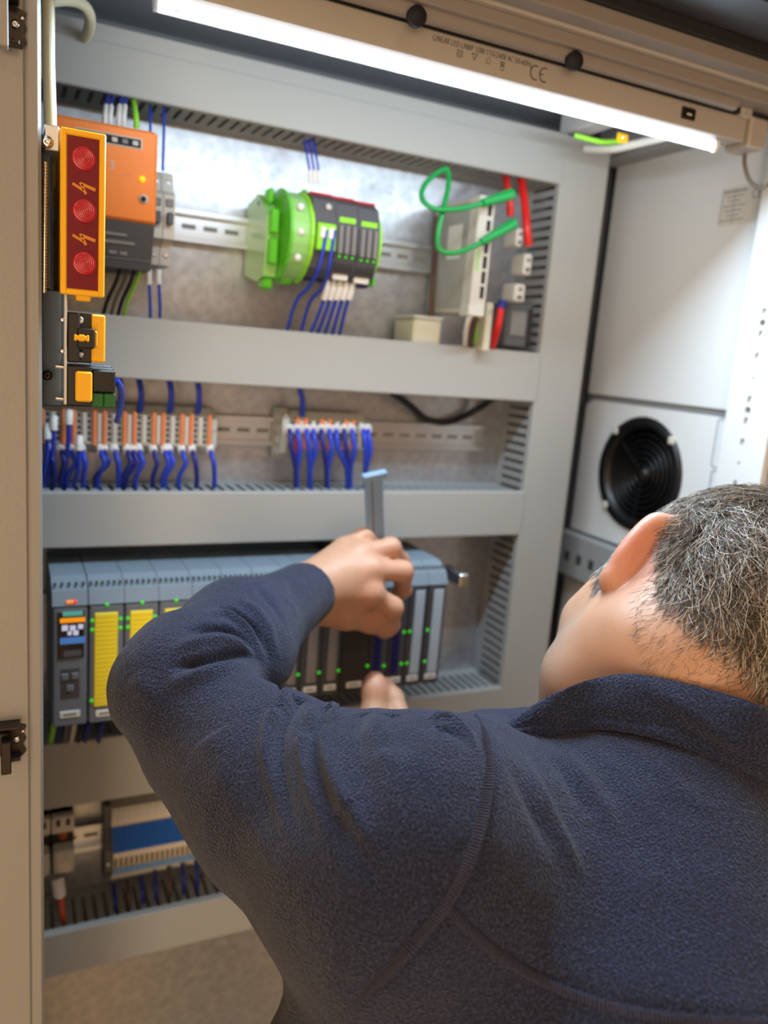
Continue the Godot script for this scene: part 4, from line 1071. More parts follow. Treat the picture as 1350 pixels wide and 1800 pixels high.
	for py: float in [329, 419]:
		var p := onz(148, py, 0.357) - b.position
		var fl := PackedVector2Array()
		for v: Vector2 in [Vector2(-0.0076, 0.0020), Vector2(-0.0012, -0.0012), Vector2(-0.0030, 0.0030), Vector2(0.0034, 0.0024), Vector2(0.0052, -0.0002), Vector2(0.0078, -0.0006), Vector2(0.0020, -0.0012), Vector2(0.0012, 0.0004), Vector2(0.0014, -0.0046), Vector2(-0.0004, -0.0026)]:
			fl.append(Vector2(p.x, p.y) + v)
		# simple three-stroke flash
		var f2 := nb()
		for e: Array in [[Vector2(-0.0076, 0.0014), Vector2(-0.0004, -0.0022), 0.0011], [Vector2(-0.0026, 0.0028), Vector2(0.0012, -0.0044), 0.0011], [Vector2(-0.0018, 0.0018), Vector2(0.0074, -0.0008), 0.0013]]:
			var a: Vector2 = e[0]
			var d: Vector2 = e[1]
			var m := (a + d) * 0.5 + Vector2(p.x, p.y)
			bx(f2, Vector3(0, 0, 0), Vector3(a.distance_to(d), e[2] * 1.7, 0.0006), 0.0001, Transform3D(Basis(Vector3.BACK, (d - a).angle()), Vector3(m.x, m.y, -0.0011)))
		put("flash_symbol", f2, M.flash, b)
	# key switch with a yellow wing
	var zs := 0.348
	var k0 := onz(118, 640, zs)
	var s := thing("safety_switch", "black switch block with yellow wing plate and small yellow key below the red bar", "switch", k0)
	var S := func(x: float, y: float) -> Vector3: return onz(x, y, zs) - k0
	var a: Vector3 = S.call(118, 548)
	var bm: Vector3 = S.call(140, 638)
	put("body", b2(nb(), Vector3(a.x, bm.y, -0.03), Vector3(S.call(163, 600).x, a.y, -0.006), 0.0008), M.black, s)
	put("left_block", b2(nb(), Vector3(a.x, bm.y, -0.012), Vector3(bm.x, a.y, 0.0), 0.001), M.black, s)
	put("centre_block", b2(nb(), Vector3(bm.x - 0.002, S.call(140, 612).y, -0.012), Vector3(S.call(166, 600).x, S.call(140, 576).y, 0.0015), 0.001), M.black, s)
	put("yellow_wing", b2(nb(), Vector3(S.call(161, 600).x, S.call(175, 638).y, -0.014), Vector3(S.call(187, 600).x, S.call(175, 553).y, -0.006), 0.0012), M.yellow, s)
	put("wing_rib", b2(nb(), Vector3(S.call(166, 600).x, S.call(170, 610).y, -0.007), Vector3(S.call(173, 600).x, S.call(170, 582).y, -0.003), 0.0008), M.yellow, s)
	put("wing_dot", screw(nb(), S.call(172, 569) + Vector3(0, 0, -0.0062), Vector3(0, 0, 1), 0.001, 0.001), M.yellow, s)
	var kk: Vector3 = S.call(143, 594)
	var ky := nb()
	bx(ky, kk + Vector3(0, 0, 0.002), Vector3(0.0092, 0.0034, 0.003), 0.0008)
	bx(ky, kk + Vector3(0, 0, 0.0022), Vector3(0.0046, 0.0048, 0.0032), 0.0008)
	bx(ky, kk + Vector3(-0.0042, 0, 0.002), Vector3(0.0017, 0.0050, 0.003), 0.0007)
	bx(ky, kk + Vector3(0.0042, 0, 0.002), Vector3(0.0017, 0.0050, 0.003), 0.0007)
	put("yellow_key", ky, M.yellow, s)
	for k: Array in [[139, 563], [139, 623]]:
		put("screw", screw(nb(), S.call(k[0], k[1]) + Vector3(0.0008, 0, -0.006), Vector3(0.5, 0, 1), 0.0034, 0.0024), M.chrome, s)
	# lower connector with yellow push button, black plugs and green socket
	var q0 := onz(117, 715, zs)
	var d := thing("connector_block", "black block with yellow push plate, black plugs and green socket", "connector", q0)
	var Q := func(x: float, y: float) -> Vector3: return onz(x, y, zs) - q0
	put("body", b2(nb(), Vector3(Q.call(117, 680).x, Q.call(130, 714).y, -0.03), Vector3(Q.call(162, 680).x, Q.call(130, 642).y, 0.0), 0.001), M.black, d)
	put("yellow_plate", b2(nb(), Vector3(Q.call(132.5, 680).x, Q.call(147, 706).y, -0.001), Vector3(Q.call(162, 680).x, Q.call(147, 653).y, 0.0024), 0.0012), M.yellow, d)
	for i in 3:
		put("black_plug", b2(nb(), Vector3(Q.call(162, 680).x, Q.call(180, 692).y + 0.0002, -0.032 + i * 0.0095), Vector3(Q.call(204, 680).x, Q.call(180, 644).y - 0.0014 * i, -0.023 + i * 0.0095), 0.0012), M.black, d)
	put("green_socket", b2(nb(), Vector3(Q.call(161, 700).x, Q.call(180, 717).y, -0.030), Vector3(Q.call(183.5, 700).x, Q.call(180, 692.5).y, -0.0045), 0.0006), M.dark_green, d)
	put("green_socket", b2(nb(), Vector3(Q.call(184, 700).x, Q.call(180, 717).y, -0.030), Vector3(Q.call(204, 700).x, Q.call(180, 692.5).y, -0.0045), 0.0006), M.dark_green, d)
	wire([onz(203, 668, 0.335), onz(208, 675, 0.33), onz(213, 690, 0.31), onz(212, 716, 0.27), onz(205, 740, 0.2)], 0.0026, M.blue_wire, "blue wire curving out behind the black plugs", "", "wire")
	# hinge catches on the face of the left post
	for i in 2:
		var cpx := [[24.0, 55.0], [30.0, 1303.0]]
		var hp := onz(cpx[i][0], cpx[i][1], 0.3602)
		var hg := thing("door_catch", ["dark steel door catch at the top of the left post", "dark steel door catch low on the left post"][i], "door catch", hp)
		var H := func(x: float, y: float) -> Vector3: return onz(x, y, 0.3602) - hp
		var yo: float = 1265.0 if i == 1 else 5.0
		var ye: float = 1332.0 if i == 1 else 92.0
		var xr: float = H.call(46, cpx[i][1]).x
		var ya: float = H.call(30, yo).y
		var yz: float = H.call(30, ye).y
		var pl := nb()
		prism(pl, PackedVector2Array([Vector2(xr - 0.016, yz + 0.006), Vector2(xr - 0.003, yz + 0.002), Vector2(xr, yz + 0.006), Vector2(xr - 0.002, yz + 0.010), Vector2(xr - 0.002, (ya + yz) * 0.5 - 0.003), Vector2(xr, (ya + yz) * 0.5), Vector2(xr - 0.002, (ya + yz) * 0.5 + 0.004), Vector2(xr, ya - 0.005), Vector2(xr - 0.006, ya - 0.003), Vector2(xr - 0.016, ya - 0.001)]), 0.0, 0.0022)
		put("base_plate", pl, M.dark_steel, hg)
		put("cheek", b2(nb(), Vector3(xr - 0.030, ya - 0.002, 0.0), Vector3(xr - 0.004, ya + 0.0006, 0.013), 0.0006), M.dark_steel, hg)
		put("cheek", b2(nb(), Vector3(xr - 0.0165, yz + 0.002, 0.0), Vector3(xr - 0.004, yz + 0.005, 0.010), 0.0006), M.dark_steel, hg)
		put("catch_bar", b2(nb(), Vector3(xr - 0.0175, yz - 0.003, 0.010), Vector3(xr - 0.0105, (ya + yz) * 0.5 + 0.007 if i == 1 else ya + 0.01, 0.019), 0.0007), M.dark_steel if i == 1 else M.paint, hg)
		put("lever_plate", b2(nb(), Vector3(xr - 0.045, yz + 0.007, 0.004), Vector3(xr - 0.012, ya - 0.005, 0.0095), 0.001), M.dark_steel, hg)
		put("screw", screw(nb(), Vector3(xr - 0.0066, (ya + yz) * 0.5 + 0.001, 0.0022), Vector3(0, 0, 1), 0.0027, 0.0022), M.chrome, hg)
		put("screw", screw(nb(), Vector3(xr - 0.0022, ya - 0.009, 0.0022), Vector3(0, 0, 1), 0.0012, 0.001), M.chrome, hg)

func build_loose_cables() -> void:
	wire([Vector3(0.030, 2.02, 0.30), onz(84, 0, 0.30), onz(85, 110, 0.30), onz(88, 215, 0.30), onz(88, 330, 0.29)], 0.0046, M.cable, "long beige cable running down behind the left post to the red bar", "", "cable")
	wire([onz(88, 2, 0.16), onz(120, 0, 0.15), onz(145, 8, 0.14), onz(158, 28, 0.13), onz(157, 50, 0.11), onz(150, 66, 0.085)], 0.0052, M.cable, "thick beige cable curving over the top left of the upper duct", "", "cable")
	wire([onz(1310, 262, 0.30), onz(1309, 290, 0.30), onz(1318, 318, 0.30), onz(1336, 331, 0.305), onz(1352, 322, 0.31), onz(1375, 290, 0.31)], 0.0022, M.grey_cable, "thin grey cable looping out of the right end of the lamp", "", "cable")
	wire([onz(1010, 238, 0.16), onz(1040, 246, 0.17), onz(1062, 250, 0.18), onz(1090, 248, 0.2)], 0.0030, M.lime, "green and yellow earth wire under the roof at the right", "", "wire")
	var y := thing("earth_tag", "small yellow tag under the roof near the lamp's right half", "tag", onz(1094, 243, 0.2))
	put("tag_plate", bx(nb(), Vector3.ZERO, Vector3(0.016, 0.010, 0.003), 0.001), M.yellow, y)
	put("screw", screw(nb(), Vector3(0, 0, 0.0015), Vector3(0, 0, 1), 0.002, 0.001), M.steel, y)
	wire([onz(1030, 262, 0.14), onz(1075, 262, 0.18), onz(1130, 250, 0.22), onz(1180, 238, 0.26)], 0.0048, M.off_white, "white cable clipped along the roof corner at the right", "", "cable")

# ---------------------------------------------------------------- distance fields and surface nets
class Field:
	var a := PackedVector3Array()
	var ba := PackedVector3Array()
	var il := PackedFloat32Array()
	var ra := PackedFloat32Array()
	var rd := PackedFloat32Array()
	var kk := PackedFloat32Array()
	var cuts: Array = []                      # [point, outward direction, reach]: cloth ends here
	var eb: Array = []                        # ellipsoids: [inverse basis, centre, radii, blend]
	func cap(p: Vector3, q: Vector3, r0: float, r1: float, k := 0.02) -> void:
		a.append(p)
		ba.append(q - p)
		il.append(1.0 / maxf((q - p).length_squared(), 1e-9))
		ra.append(r0)
		rd.append(r1 - r0)
		kk.append(k)
	func ell(c: Vector3, b: Basis, r: Vector3, k := 0.02) -> void:
		eb.append([b.transposed(), c, r, k])
	func one(i: int, p: Vector3) -> float:
		var n := a.size()
		if i < n:
			var pa := p - a[i]
			var t := clampf(pa.dot(ba[i]) * il[i], 0.0, 1.0)
			return (pa - ba[i] * t).length() - ra[i] - rd[i] * t
		var e: Array = eb[i - n]
		var q: Vector3 = (e[0] as Basis) * (p - (e[1] as Vector3))
		var r: Vector3 = e[2]
		var k0 := (q / r).length()
		return k0 * (k0 - 1.0) / maxf((q / (r * r)).length(), 1e-6)
	func blend(i: int) -> float:
		return kk[i] if i < a.size() else eb[i - a.size()][3]
	func val(p: Vector3, ids: PackedInt32Array) -> float:
		var d := 1.0
		for i in ids:
			var e := one(i, p)
			var k := blend(i)
			var h := maxf(k - absf(d - e), 0.0)
			d = minf(d, e) - h * h / (4.0 * k)
		for c: Array in cuts:
			var v: Vector3 = p - (c[0] as Vector3)
			if v.length_squared() < c[2] * c[2]:
				d = maxf(d, v.dot(c[1]))
		return d
	func all() -> PackedInt32Array:
		return PackedInt32Array(range(a.size() + eb.size()))
	func march(o: Vector3, dir: Vector3, from: float, to: float) -> Vector3:
		var ids := all()
		var s := from
		var u := dir.normalized()
		for i in 90:
			var d := val(o + u * s, ids)
			if d < 0.0004:
				break
			s += d * 0.8
			if s > to:
				break
		return o + u * s
	func net(cell: float) -> Array:            # [vertices, indices]
		var lo := Vector3(1e9, 1e9, 1e9)
		var hi := -lo
		for i in a.size():
			var r := maxf(ra[i], ra[i] + rd[i])
			for q: Vector3 in [a[i], a[i] + ba[i]]:
				lo = lo.min(q - Vector3.ONE * r)
				hi = hi.max(q + Vector3.ONE * r)
		for e: Array in eb:
			var r: float = maxf(e[2].x, maxf(e[2].y, e[2].z))
			lo = lo.min(e[1] - Vector3.ONE * r)
			hi = hi.max(e[1] + Vector3.ONE * r)
		lo -= Vector3.ONE * cell * 3.0
		hi += Vector3.ONE * cell * 3.0
		var B := 8
		var nb3 := Vector3i(((hi - lo) / (cell * B)).ceil())
		var nx := nb3.x * B + 1
		var ny := nb3.y * B + 1
		var nz := nb3.z * B + 1
		var g := PackedFloat32Array()
		g.resize(nx * ny * nz)
		g.fill(1.0)
		var at_ := PackedInt32Array()
		at_.resize(nx * ny * nz)
		at_.fill(-1)
		var every := all()
		var half := cell * B * 0.8661
		var act: Array[Vector3i] = []
		for bz in nb3.z:
			for by in nb3.y:
				for bx_ in nb3.x:
					var c := lo + Vector3(bx_ + 0.5, by + 0.5, bz + 0.5) * cell * B
					var ids := PackedInt32Array()
					var near := 1e9
					var ds := PackedFloat32Array()
					for i in every:
						var e := one(i, c)
						ds.append(e)
						near = minf(near, e)
					if near > half * 1.05 + 0.035:
						continue
					for i in every:
						if ds[i] < near + 2.2 * half + blend(i):
							ids.append(i)
					var dc := val(c, ids)
					if absf(dc) > half * 1.5 + 0.012:
						continue
					act.append(Vector3i(bx_, by, bz))
					for z in B + 1:
						for y in B + 1:
							var base := ((bz * B + z) * ny + by * B + y) * nx + bx_ * B
							var p := lo + Vector3(bx_ * B, by * B + y, bz * B + z) * cell
							for x in B + 1:
								if g[base + x] == 1.0:
									g[base + x] = val(p, ids)
								p.x += cell
		var vs := PackedVector3Array()
		var sx := 1
		var sy := nx
		var sz := nx * ny
		var off := PackedInt32Array([0, 1, sy, sy + 1, sz, sz + 1, sz + sy, sz + sy + 1])
		var edge := PackedInt32Array([0, 1, 2, 3, 4, 5, 6, 7, 0, 2, 1, 3, 4, 6, 5, 7, 0, 4, 1, 5, 2, 6, 3, 7])
		var cx := PackedVector3Array([Vector3(0, 0, 0), Vector3(1, 0, 0), Vector3(0, 1, 0), Vector3(1, 1, 0), Vector3(0, 0, 1), Vector3(1, 0, 1), Vector3(0, 1, 1), Vector3(1, 1, 1)])
		var cells := PackedInt32Array()
		for b in act:
			for z in B:
				for y in B:
					var base := ((b.z * B + z) * ny + b.y * B + y) * nx + b.x * B
					for x in B:
						var i0 := base + x
						var d0 := g[i0]
						if absf(d0) > cell * 2.5:
							continue
						var neg := 0
						for o in off:
							if g[i0 + o] < 0.0:
								neg += 1
						if neg == 0 or neg == 8:
							continue
						var s := Vector3.ZERO
						var n := 0
						for e in 12:
							var p := edge[e * 2]
							var q := edge[e * 2 + 1]
							var u := g[i0 + off[p]]
							var v := g[i0 + off[q]]
							if (u < 0.0) != (v < 0.0):
								s += cx[p].lerp(cx[q], u / (u - v))
								n += 1
						at_[i0] = vs.size()
						cells.append(i0)
						vs.append(lo + (Vector3(b.x * B + x, b.y * B + y, b.z * B + z) + s / n) * cell)
		var ix := PackedInt32Array()
		for i0 in cells:
			var d0 := g[i0]
			for ax in 3:
				var s: int = [sx, sy, sz][ax]
				var d1 := g[i0 + s]
				if (d0 < 0.0) == (d1 < 0.0):
					continue
				var s1: int = [sy, sz, sx][ax]
				var s2: int = [sz, sx, sy][ax]
				var p := at_[i0]
				var q := at_[i0 - s1]
				var r := at_[i0 - s1 - s2]
				var w := at_[i0 - s2]
				if p < 0 or q < 0 or r < 0 or w < 0:
					continue
				if d0 < 0.0:
					ix.append_array(PackedInt32Array([p, r, q, p, w, r]))
				else:
					ix.append_array(PackedInt32Array([p, q, r, p, r, w]))
		return [vs, ix]

func normals_of(vs: PackedVector3Array, ix: PackedInt32Array) -> PackedVector3Array:
	var ns := PackedVector3Array()
	ns.resize(vs.size())
	for i in range(0, ix.size(), 3):
		var n := (vs[ix[i + 2]] - vs[ix[i]]).cross(vs[ix[i + 1]] - vs[ix[i]])
		ns[ix[i]] += n
		ns[ix[i + 1]] += n
		ns[ix[i + 2]] += n
	for i in ns.size():
		ns[i] = ns[i].normalized()
	return ns
func relax(vs: PackedVector3Array, ix: PackedInt32Array, times: int) -> PackedVector3Array:
	for t in times:
		var s := PackedVector3Array()
		s.resize(vs.size())
		var n := PackedInt32Array()
		n.resize(vs.size())
		for i in range(0, ix.size(), 3):
			for j in 3:
				s[ix[i + j]] += vs[ix[i + (j + 1) % 3]] + vs[ix[i + (j + 2) % 3]]
				n[ix[i + j]] += 2
		for i in vs.size():
			if n[i] > 0:
				vs[i] = vs[i].lerp(s[i] / n[i], 0.5)
	return vs
func array_mesh(vs: PackedVector3Array, ns: PackedVector3Array, ix: PackedInt32Array, cs := PackedColorArray()) -> ArrayMesh:
	var arr := []
	arr.resize(Mesh.ARRAY_MAX)
	arr[Mesh.ARRAY_VERTEX] = vs
	arr[Mesh.ARRAY_NORMAL] = ns
	arr[Mesh.ARRAY_INDEX] = ix
	if cs.size() > 0:
		arr[Mesh.ARRAY_COLOR] = cs
	var m := ArrayMesh.new()
	m.add_surface_from_arrays(Mesh.PRIMITIVE_TRIANGLES, arr)
	return m

# ---------------------------------------------------------------- the technician
const HC := Vector3(0.4773, 1.5080, 0.5537)         # middle of the head
const HL := Vector3(-0.6220, 0.6909, -0.3684)       # towards his left ear
const HU := Vector3(0.7830, 0.5451, -0.2997)        # towards his crown
const HN := Vector3(-0.0063, -0.4749, -0.8800)      # where he looks
func hd(l: float, u: float, n: float) -> Vector3:
	return HC + HL * l + HU * u + HN * n

func limb(f: Field, pts: Array, k: float) -> void:      # [point, radius] pairs
	for i in pts.size() - 1:
		f.cap(pts[i][0], pts[i + 1][0], pts[i][1], pts[i + 1][1], k)

func build_person() -> void:
	var person := thing("person", "person with short grey hair in a navy fleece, seen from behind, reaching into the cabinet", "person")
	M.skin = mat(Color(1, 1, 1), 0.48)
	M.skin.vertex_color_use_as_albedo = true
	M.skin.subsurf_scatter_enabled = true
	M.skin.subsurf_scatter_strength = 0.12
	tri(M.skin, Vector3(28, 28, 28))
	bump(M.skin, noise_tex(FastNoiseLite.TYPE_CELLULAR, 0.09, 256, Color(0.4, 0.4, 0.4), Color(1, 1, 1), 2, 21), 0.008)
	M.fleece = mat(Color(1, 1, 1), 0.95, 0.0, 0.15)
	M.fleece.albedo_texture = noise_tex(FastNoiseLite.TYPE_CELLULAR, 0.11, 1024, Color(0.066, 0.08, 0.122), Color(0.25, 0.28, 0.395), 2, 31, 0.18, 0.72)
	M.fleece.rim_enabled = true
	M.fleece.rim = 0.3
	M.fleece.rim_tint = 0.5
	tri(M.fleece, Vector3(7.5, 7.5, 7.5))
	bump(M.fleece, noise_tex(FastNoiseLite.TYPE_CELLULAR, 0.085, 1024, Color(0, 0, 0), Color(1, 1, 1), 2, 33), 0.18)
	M.stitch = mat(Color(0.22, 0.23, 0.31), 0.9)
	M.trouser = mat(Color(0.10, 0.10, 0.12), 0.9)
	M.shoe = mat(Color(0.05, 0.05, 0.05), 0.6)
	var left := build_skin(person)
	build_jacket(person)
	build_hair(person, left)
	# trousers and shoes, below the picture
	var tf := Field.new()
	limb(tf, [[Vector3(0.35, 0.98, 0.64), 0.125], [Vector3(0.34, 0.50, 0.66), 0.085], [Vector3(0.33, 0.09, 0.68), 0.062]], 0.05)
	limb(tf, [[Vector3(0.50, 0.98, 0.68), 0.125], [Vector3(0.52, 0.50, 0.72), 0.085], [Vector3(0.53, 0.09, 0.75), 0.062]], 0.05)
	var tn := tf.net(0.014)
	put_mesh("trousers", array_mesh(tn[0], normals_of(tn[0], tn[1]), tn[1]), M.trouser, person)
	for x: Vector3 in [Vector3(0.33, 0.04, 0.68), Vector3(0.53, 0.04, 0.75)]:
		var sf := Field.new()
		sf.cap(x + Vector3(0, 0.0, 0.05), x + Vector3(-0.01, -0.003, -0.16), 0.042, 0.036, 0.02)
		sf.cap(x + Vector3(0, 0.0, 0.05), x + Vector3(0, 0.05, 0.02), 0.042, 0.048, 0.03)
		var sn := sf.net(0.01)
		put_mesh("shoe", array_mesh(sn[0], normals_of(sn[0], sn[1]), sn[1]), M.shoe, person)

func hair_mask(l: float, u: float, n: float) -> float:     # > 0 where scalp hair grows
	var line := 0.0
	if n > 0.03:
		line = lerpf(0.030, 0.082, smoothstep(0.03, 0.085, n))
	elif n > 0.004:
		line = -0.026 if absf(l) > 0.05 else 0.03
	elif n > -0.024:
		line = lerpf(0.022, 0.030, clampf((n + 0.024) / 0.028, 0, 1))
	else:
		line = lerpf(-0.048, 0.014, smoothstep(-0.055, -0.024, n))
		line = lerpf(line, -0.066, smoothstep(-0.045, -0.085, n))
	return u - line

func build_skin(person: Node3D) -> Array:
	var hb := Basis(HL, HU, HN)
	var f := Field.new()
	f.ell(hd(0, 0.024, -0.016), hb, Vector3(0.0785, 0.099, 0.097), 0.02)
	f.ell(hd(0, -0.028, 0.034), hb, Vector3(0.057, 0.080, 0.066), 0.03)
	for s: float in [-1.0, 1.0]:
		f.cap(hd(s * 0.045, -0.050, -0.002), hd(s * 0.036, -0.088, 0.032), 0.021, 0.019, 0.025)
		f.cap(hd(s * 0.036, -0.088, 0.032), hd(0, -0.106, 0.072), 0.019, 0.019, 0.025)
		f.cap(hd(s * 0.041, -0.054, 0.010), hd(s * 0.033, -0.066, 0.048), 0.020, 0.020, 0.03)
		f.cap(hd(s * 0.043, -0.022, 0.056), hd(s * 0.046, -0.01, 0.04), 0.024, 0.024, 0.02)
		f.cap(hd(s * 0.040, 0.026, 0.080), hd(s * 0.008, 0.024, 0.092), 0.011, 0.011, 0.015)
		f.cap(hd(s * 0.031, 0.004, 0.0845), hd(s * 0.031, 0.0035, 0.0845), 0.0125, 0.0125, 0.004)
		f.cap(hd(s * 0.010, -0.038, 0.104), hd(s * 0.013, -0.037, 0.099), 0.008, 0.007, 0.008)
	f.cap(hd(0, 0.018, 0.094), hd(0, -0.034, 0.116), 0.009, 0.0125, 0.012)
	f.cap(hd(-0.018, -0.066, 0.096), hd(0.018, -0.066, 0.096), 0.0065, 0.0065, 0.006)
	f.cap(hd(-0.014, -0.076, 0.095), hd(0.014, -0.076, 0.095), 0.0075, 0.0075, 0.005)
	# neck and the roots of the shoulders
	var nk := at(1235, 1420, 0.585)
	f.cap(hd(0, -0.045, -0.034), nk, 0.058, 0.066, 0.03)
	f.cap(hd(0.026, -0.05, -0.018), nk + (hd(0.03, 0, 0.02) - HC), 0.034, 0.042, 0.03)
	# ears
	for s: float in [-1.0, 1.0]:
		var ec := hd(s * 0.0745, -0.002, -0.010)
		var e1 := HU * 0.955 - HN * 0.30
		var e2 := (-HN * 0.58 + HL * s * 0.80 - HU * 0.10).normalized()
		var e3 := e1.cross(e2).normalized()
		var ctl: Array = []
		for q: Array in [[0.004, 0.001], [0.020, -0.002], [0.032, 0.005], [0.0355, 0.015], [0.031, 0.0245], [0.018, 0.0290], [0.002, 0.0285], [-0.013, 0.0240], [-0.024, 0.0165], [-0.033, 0.0095], [-0.036, 0.0035]]:
			ctl.append(ec + e1 * q[0] * 0.80 + e2 * q[1] * 0.66)
		var line := spline(ctl, 3)
		var rim: Array = []
		for k in line.size():
			rim.append([line[k], lerpf(0.0032, 0.0054, minf(1.0, k / 12.0)) + 0.0022 * smoothstep(24.0, 29.0, float(k))])
		limb(f, rim, 0.004)
		f.cap(ec + e1 * -0.025 + e2 * 0.005, ec + e1 * -0.010 + e2 * 0.001, 0.0054, 0.0055, 0.006)
		f.ell(ec + e1 * -0.002 + e2 * 0.0090 - e3 * s * 0.0026, Basis(e1, e2, e3), Vector3(0.021, 0.0105, 0.0019), 0.002)
		f.ell(ec + e1 * -0.004 + e2 * 0.005, Basis(e1, e2, e3), Vector3(0.015, 0.0095, 0.0075), 0.006)
	var head := f.net(0.0024)
	head[0] = relax(head[0], head[1], 1)
	# hands and the hidden rest of the body, each on a grid of its own
	var h := Field.new()
	var wl := at(527, 1042, 0.832)
	var rel := 0.014
	h.cap(at(505, 1055, 0.80), wl, 0.020, 0.0235, rel)
	h.cap(wl, at(604, 964, 0.885), 0.022, 0.0125, rel)
	h.cap(wl, at(632, 974, 0.876), 0.022, 0.0135, rel)
	h.cap(wl, at(652, 1002, 0.869), 0.022, 0.0140, rel)
	h.cap(wl, at(652, 1044, 0.872), 0.022, 0.0140, rel)
	limb(h, [[at(604, 964, 0.885), 0.0115], [at(640, 943, 0.902), 0.0098], [at(668, 962, 0.925), 0.0088], [at(672, 984, 0.942), 0.0078]], 0.006)
	limb(h, [[at(632, 974, 0.876), 0.0125], [at(687, 962, 0.897), 0.0108], [at(704, 985, 0.925), 0.0096], [at(699, 1005, 0.945), 0.0082]], 0.006)
	limb(h, [[at(652, 1002, 0.869), 0.0130], [at(708, 1004, 0.893), 0.0116], [at(708, 1036, 0.922), 0.0100], [at(694, 1052, 0.942), 0.0085]], 0.006)
	limb(h, [[at(652, 1044, 0.872), 0.0130], [at(690, 1068, 0.885), 0.0116], [at(687, 1098, 0.91), 0.0100], [at(674, 1108, 0.93), 0.0085]], 0.006)
	limb(h, [[at(553, 1068, 0.845), 0.019], [at(606, 1080, 0.868), 0.0155], [at(650, 1092, 0.89), 0.0118], [at(674, 1106, 0.915), 0.0100]], 0.010)
	limb(h, [[at(648, 1040, 0.87), 0.012], [at(652, 1042, 0.864), 0.0125]], 0.01)
	# right hand: thumb and forefinger pinch the module from below, the others are curled in
	var wr := at(742, 1440, 0.84)
	h.cap(at(800, 1490, 0.835), wr, 0.028, 0.026, rel)
	for m: Array in [[at(712, 1336, 0.868), 0.0135], [at(735, 1330, 0.862), 0.0135], [at(757, 1340, 0.856), 0.0125], [at(775, 1356, 0.852), 0.0115]]:
		h.cap(wr, m[0], 0.022, m[1], rel)
	limb(h, [[at(712, 1336, 0.868), 0.0130], [at(708, 1272, 0.885), 0.0120], [at(692, 1228, 0.905), 0.0110], [at(677, 1204, 0.92), 0.0095]], 0.006)
	limb(h, [[at(735, 1330, 0.862), 0.0130], [at(752, 1306, 0.90), 0.0110], [at(735, 1318, 0.93), 0.0098], [at(722, 1332, 0.925), 0.0085]], 0.005)
	limb(h, [[at(757, 1340, 0.856), 0.0125], [at(772, 1326, 0.895), 0.0105], [at(758, 1340, 0.922), 0.0094], [at(745, 1350, 0.915), 0.0082]], 0.005)
	limb(h, [[at(775, 1356, 0.852), 0.0110], [at(788, 1348, 0.885), 0.0095], [at(776, 1358, 0.908), 0.0086], [at(765, 1366, 0.90), 0.0076]], 0.005)
	limb(h, [[at(705, 1410, 0.85), 0.019], [at(672, 1340, 0.865), 0.0160], [at(656, 1262, 0.885), 0.0145], [at(658, 1212, 0.897), 0.0128], [at(659, 1197, 0.90), 0.0110]], 0.010)
	var hands := h.net(0.0026)
	hands[0] = relax(hands[0], hands[1], 1)
	var c := Field.new()
	c.cap(nk, at(1180, 1800, 0.53), 0.066, 0.09, 0.06)
	c.cap(at(1180, 1800, 0.53), Vector3(0.42, 1.02, 0.66), 0.09, 0.11, 0.06)
	c.cap(at(800, 1540, 0.53), at(1420, 1650, 0.58), 0.05, 0.05, 0.06)
	limb(c, [[at(800, 1540, 0.53), 0.05], [at(310, 1215, 0.605), 0.030], [at(500, 1058, 0.795), 0.018]], 0.03)
	limb(c, [[at(1420, 1650, 0.58), 0.05], [at(1150, 1760, 0.78), 0.034], [at(800, 1490, 0.835), 0.024]], 0.03)
	limb(c, [[Vector3(0.36, 0.98, 0.65), 0.09], [Vector3(0.34, 0.50, 0.66), 0.055], [Vector3(0.33, 0.08, 0.68), 0.038]], 0.04)
	limb(c, [[Vector3(0.49, 0.98, 0.68), 0.09], [Vector3(0.52, 0.50, 0.72), 0.055], [Vector3(0.53, 0.08, 0.75), 0.038]], 0.04)
	var core := c.net(0.012)
	var vs := PackedVector3Array()
	var ix := PackedInt32Array()
	for part: Array in [head, hands, core]:
		var o := vs.size()
		vs.append_array(part[0])
		for i: int in part[1]:
			ix.append(i + o)
	var ns := normals_of(vs, ix)
	var cs := PackedColorArray()
	cs.resize(vs.size())
	var nz := FastNoiseLite.new()
	nz.frequency = 55.0
	nz.seed = 4
	var ear := hd(0.088, -0.004, -0.018)
	var jaw := hd(0.052, -0.075, 0.055)
	for i in vs.size():
		var v := vs[i]
		var q := v - HC
		var l := q.dot(HL)
		var u := q.dot(HU)
		var n := q.dot(HN)
		var s := 0.5 + 0.5 * nz.get_noise_3dv(v)
		var col := Color(0.47, 0.255, 0.155).lerp(Color(0.53, 0.30, 0.19), s)
		if q.length() < 0.2:
			var red := clampf(1.25 - v.distance_to(ear) / 0.042, 0.0, 1.0)
			col = col.lerp(Color(0.54, 0.20, 0.14), red * 0.75)
			var st := clampf(1.0 - v.distance_to(jaw) / 0.055, 0.0, 1.0) * 1.3 + clampf(1.0 - v.distance_to(hd(0, -0.09, 0.08)) / 0.05, 0.0, 1.0)
			col = col.lerp(Color(0.30, 0.215, 0.165), clampf(st, 0.0, 0.75))
			if absf(l) < 0.0745 or n < -0.052 or u > 0.050:
				var mk := hair_mask(l, u, n) + 0.006 * nz.get_noise_3dv(v * 1.7)
				col = col.lerp(Color(0.20, 0.15, 0.12), smoothstep(-0.012, 0.010, mk) * 0.9)
		elif v.distance_to(at(690, 1030, 0.89)) < 0.06 or v.distance_to(at(660, 1185, 0.9)) < 0.03:
			col = col.lerp(Color(0.62, 0.30, 0.20), 0.35)
		cs[i] = col
	put_mesh("body", array_mesh(vs, ns, ix, cs), M.skin, person)
	return [head[0], head[1]]

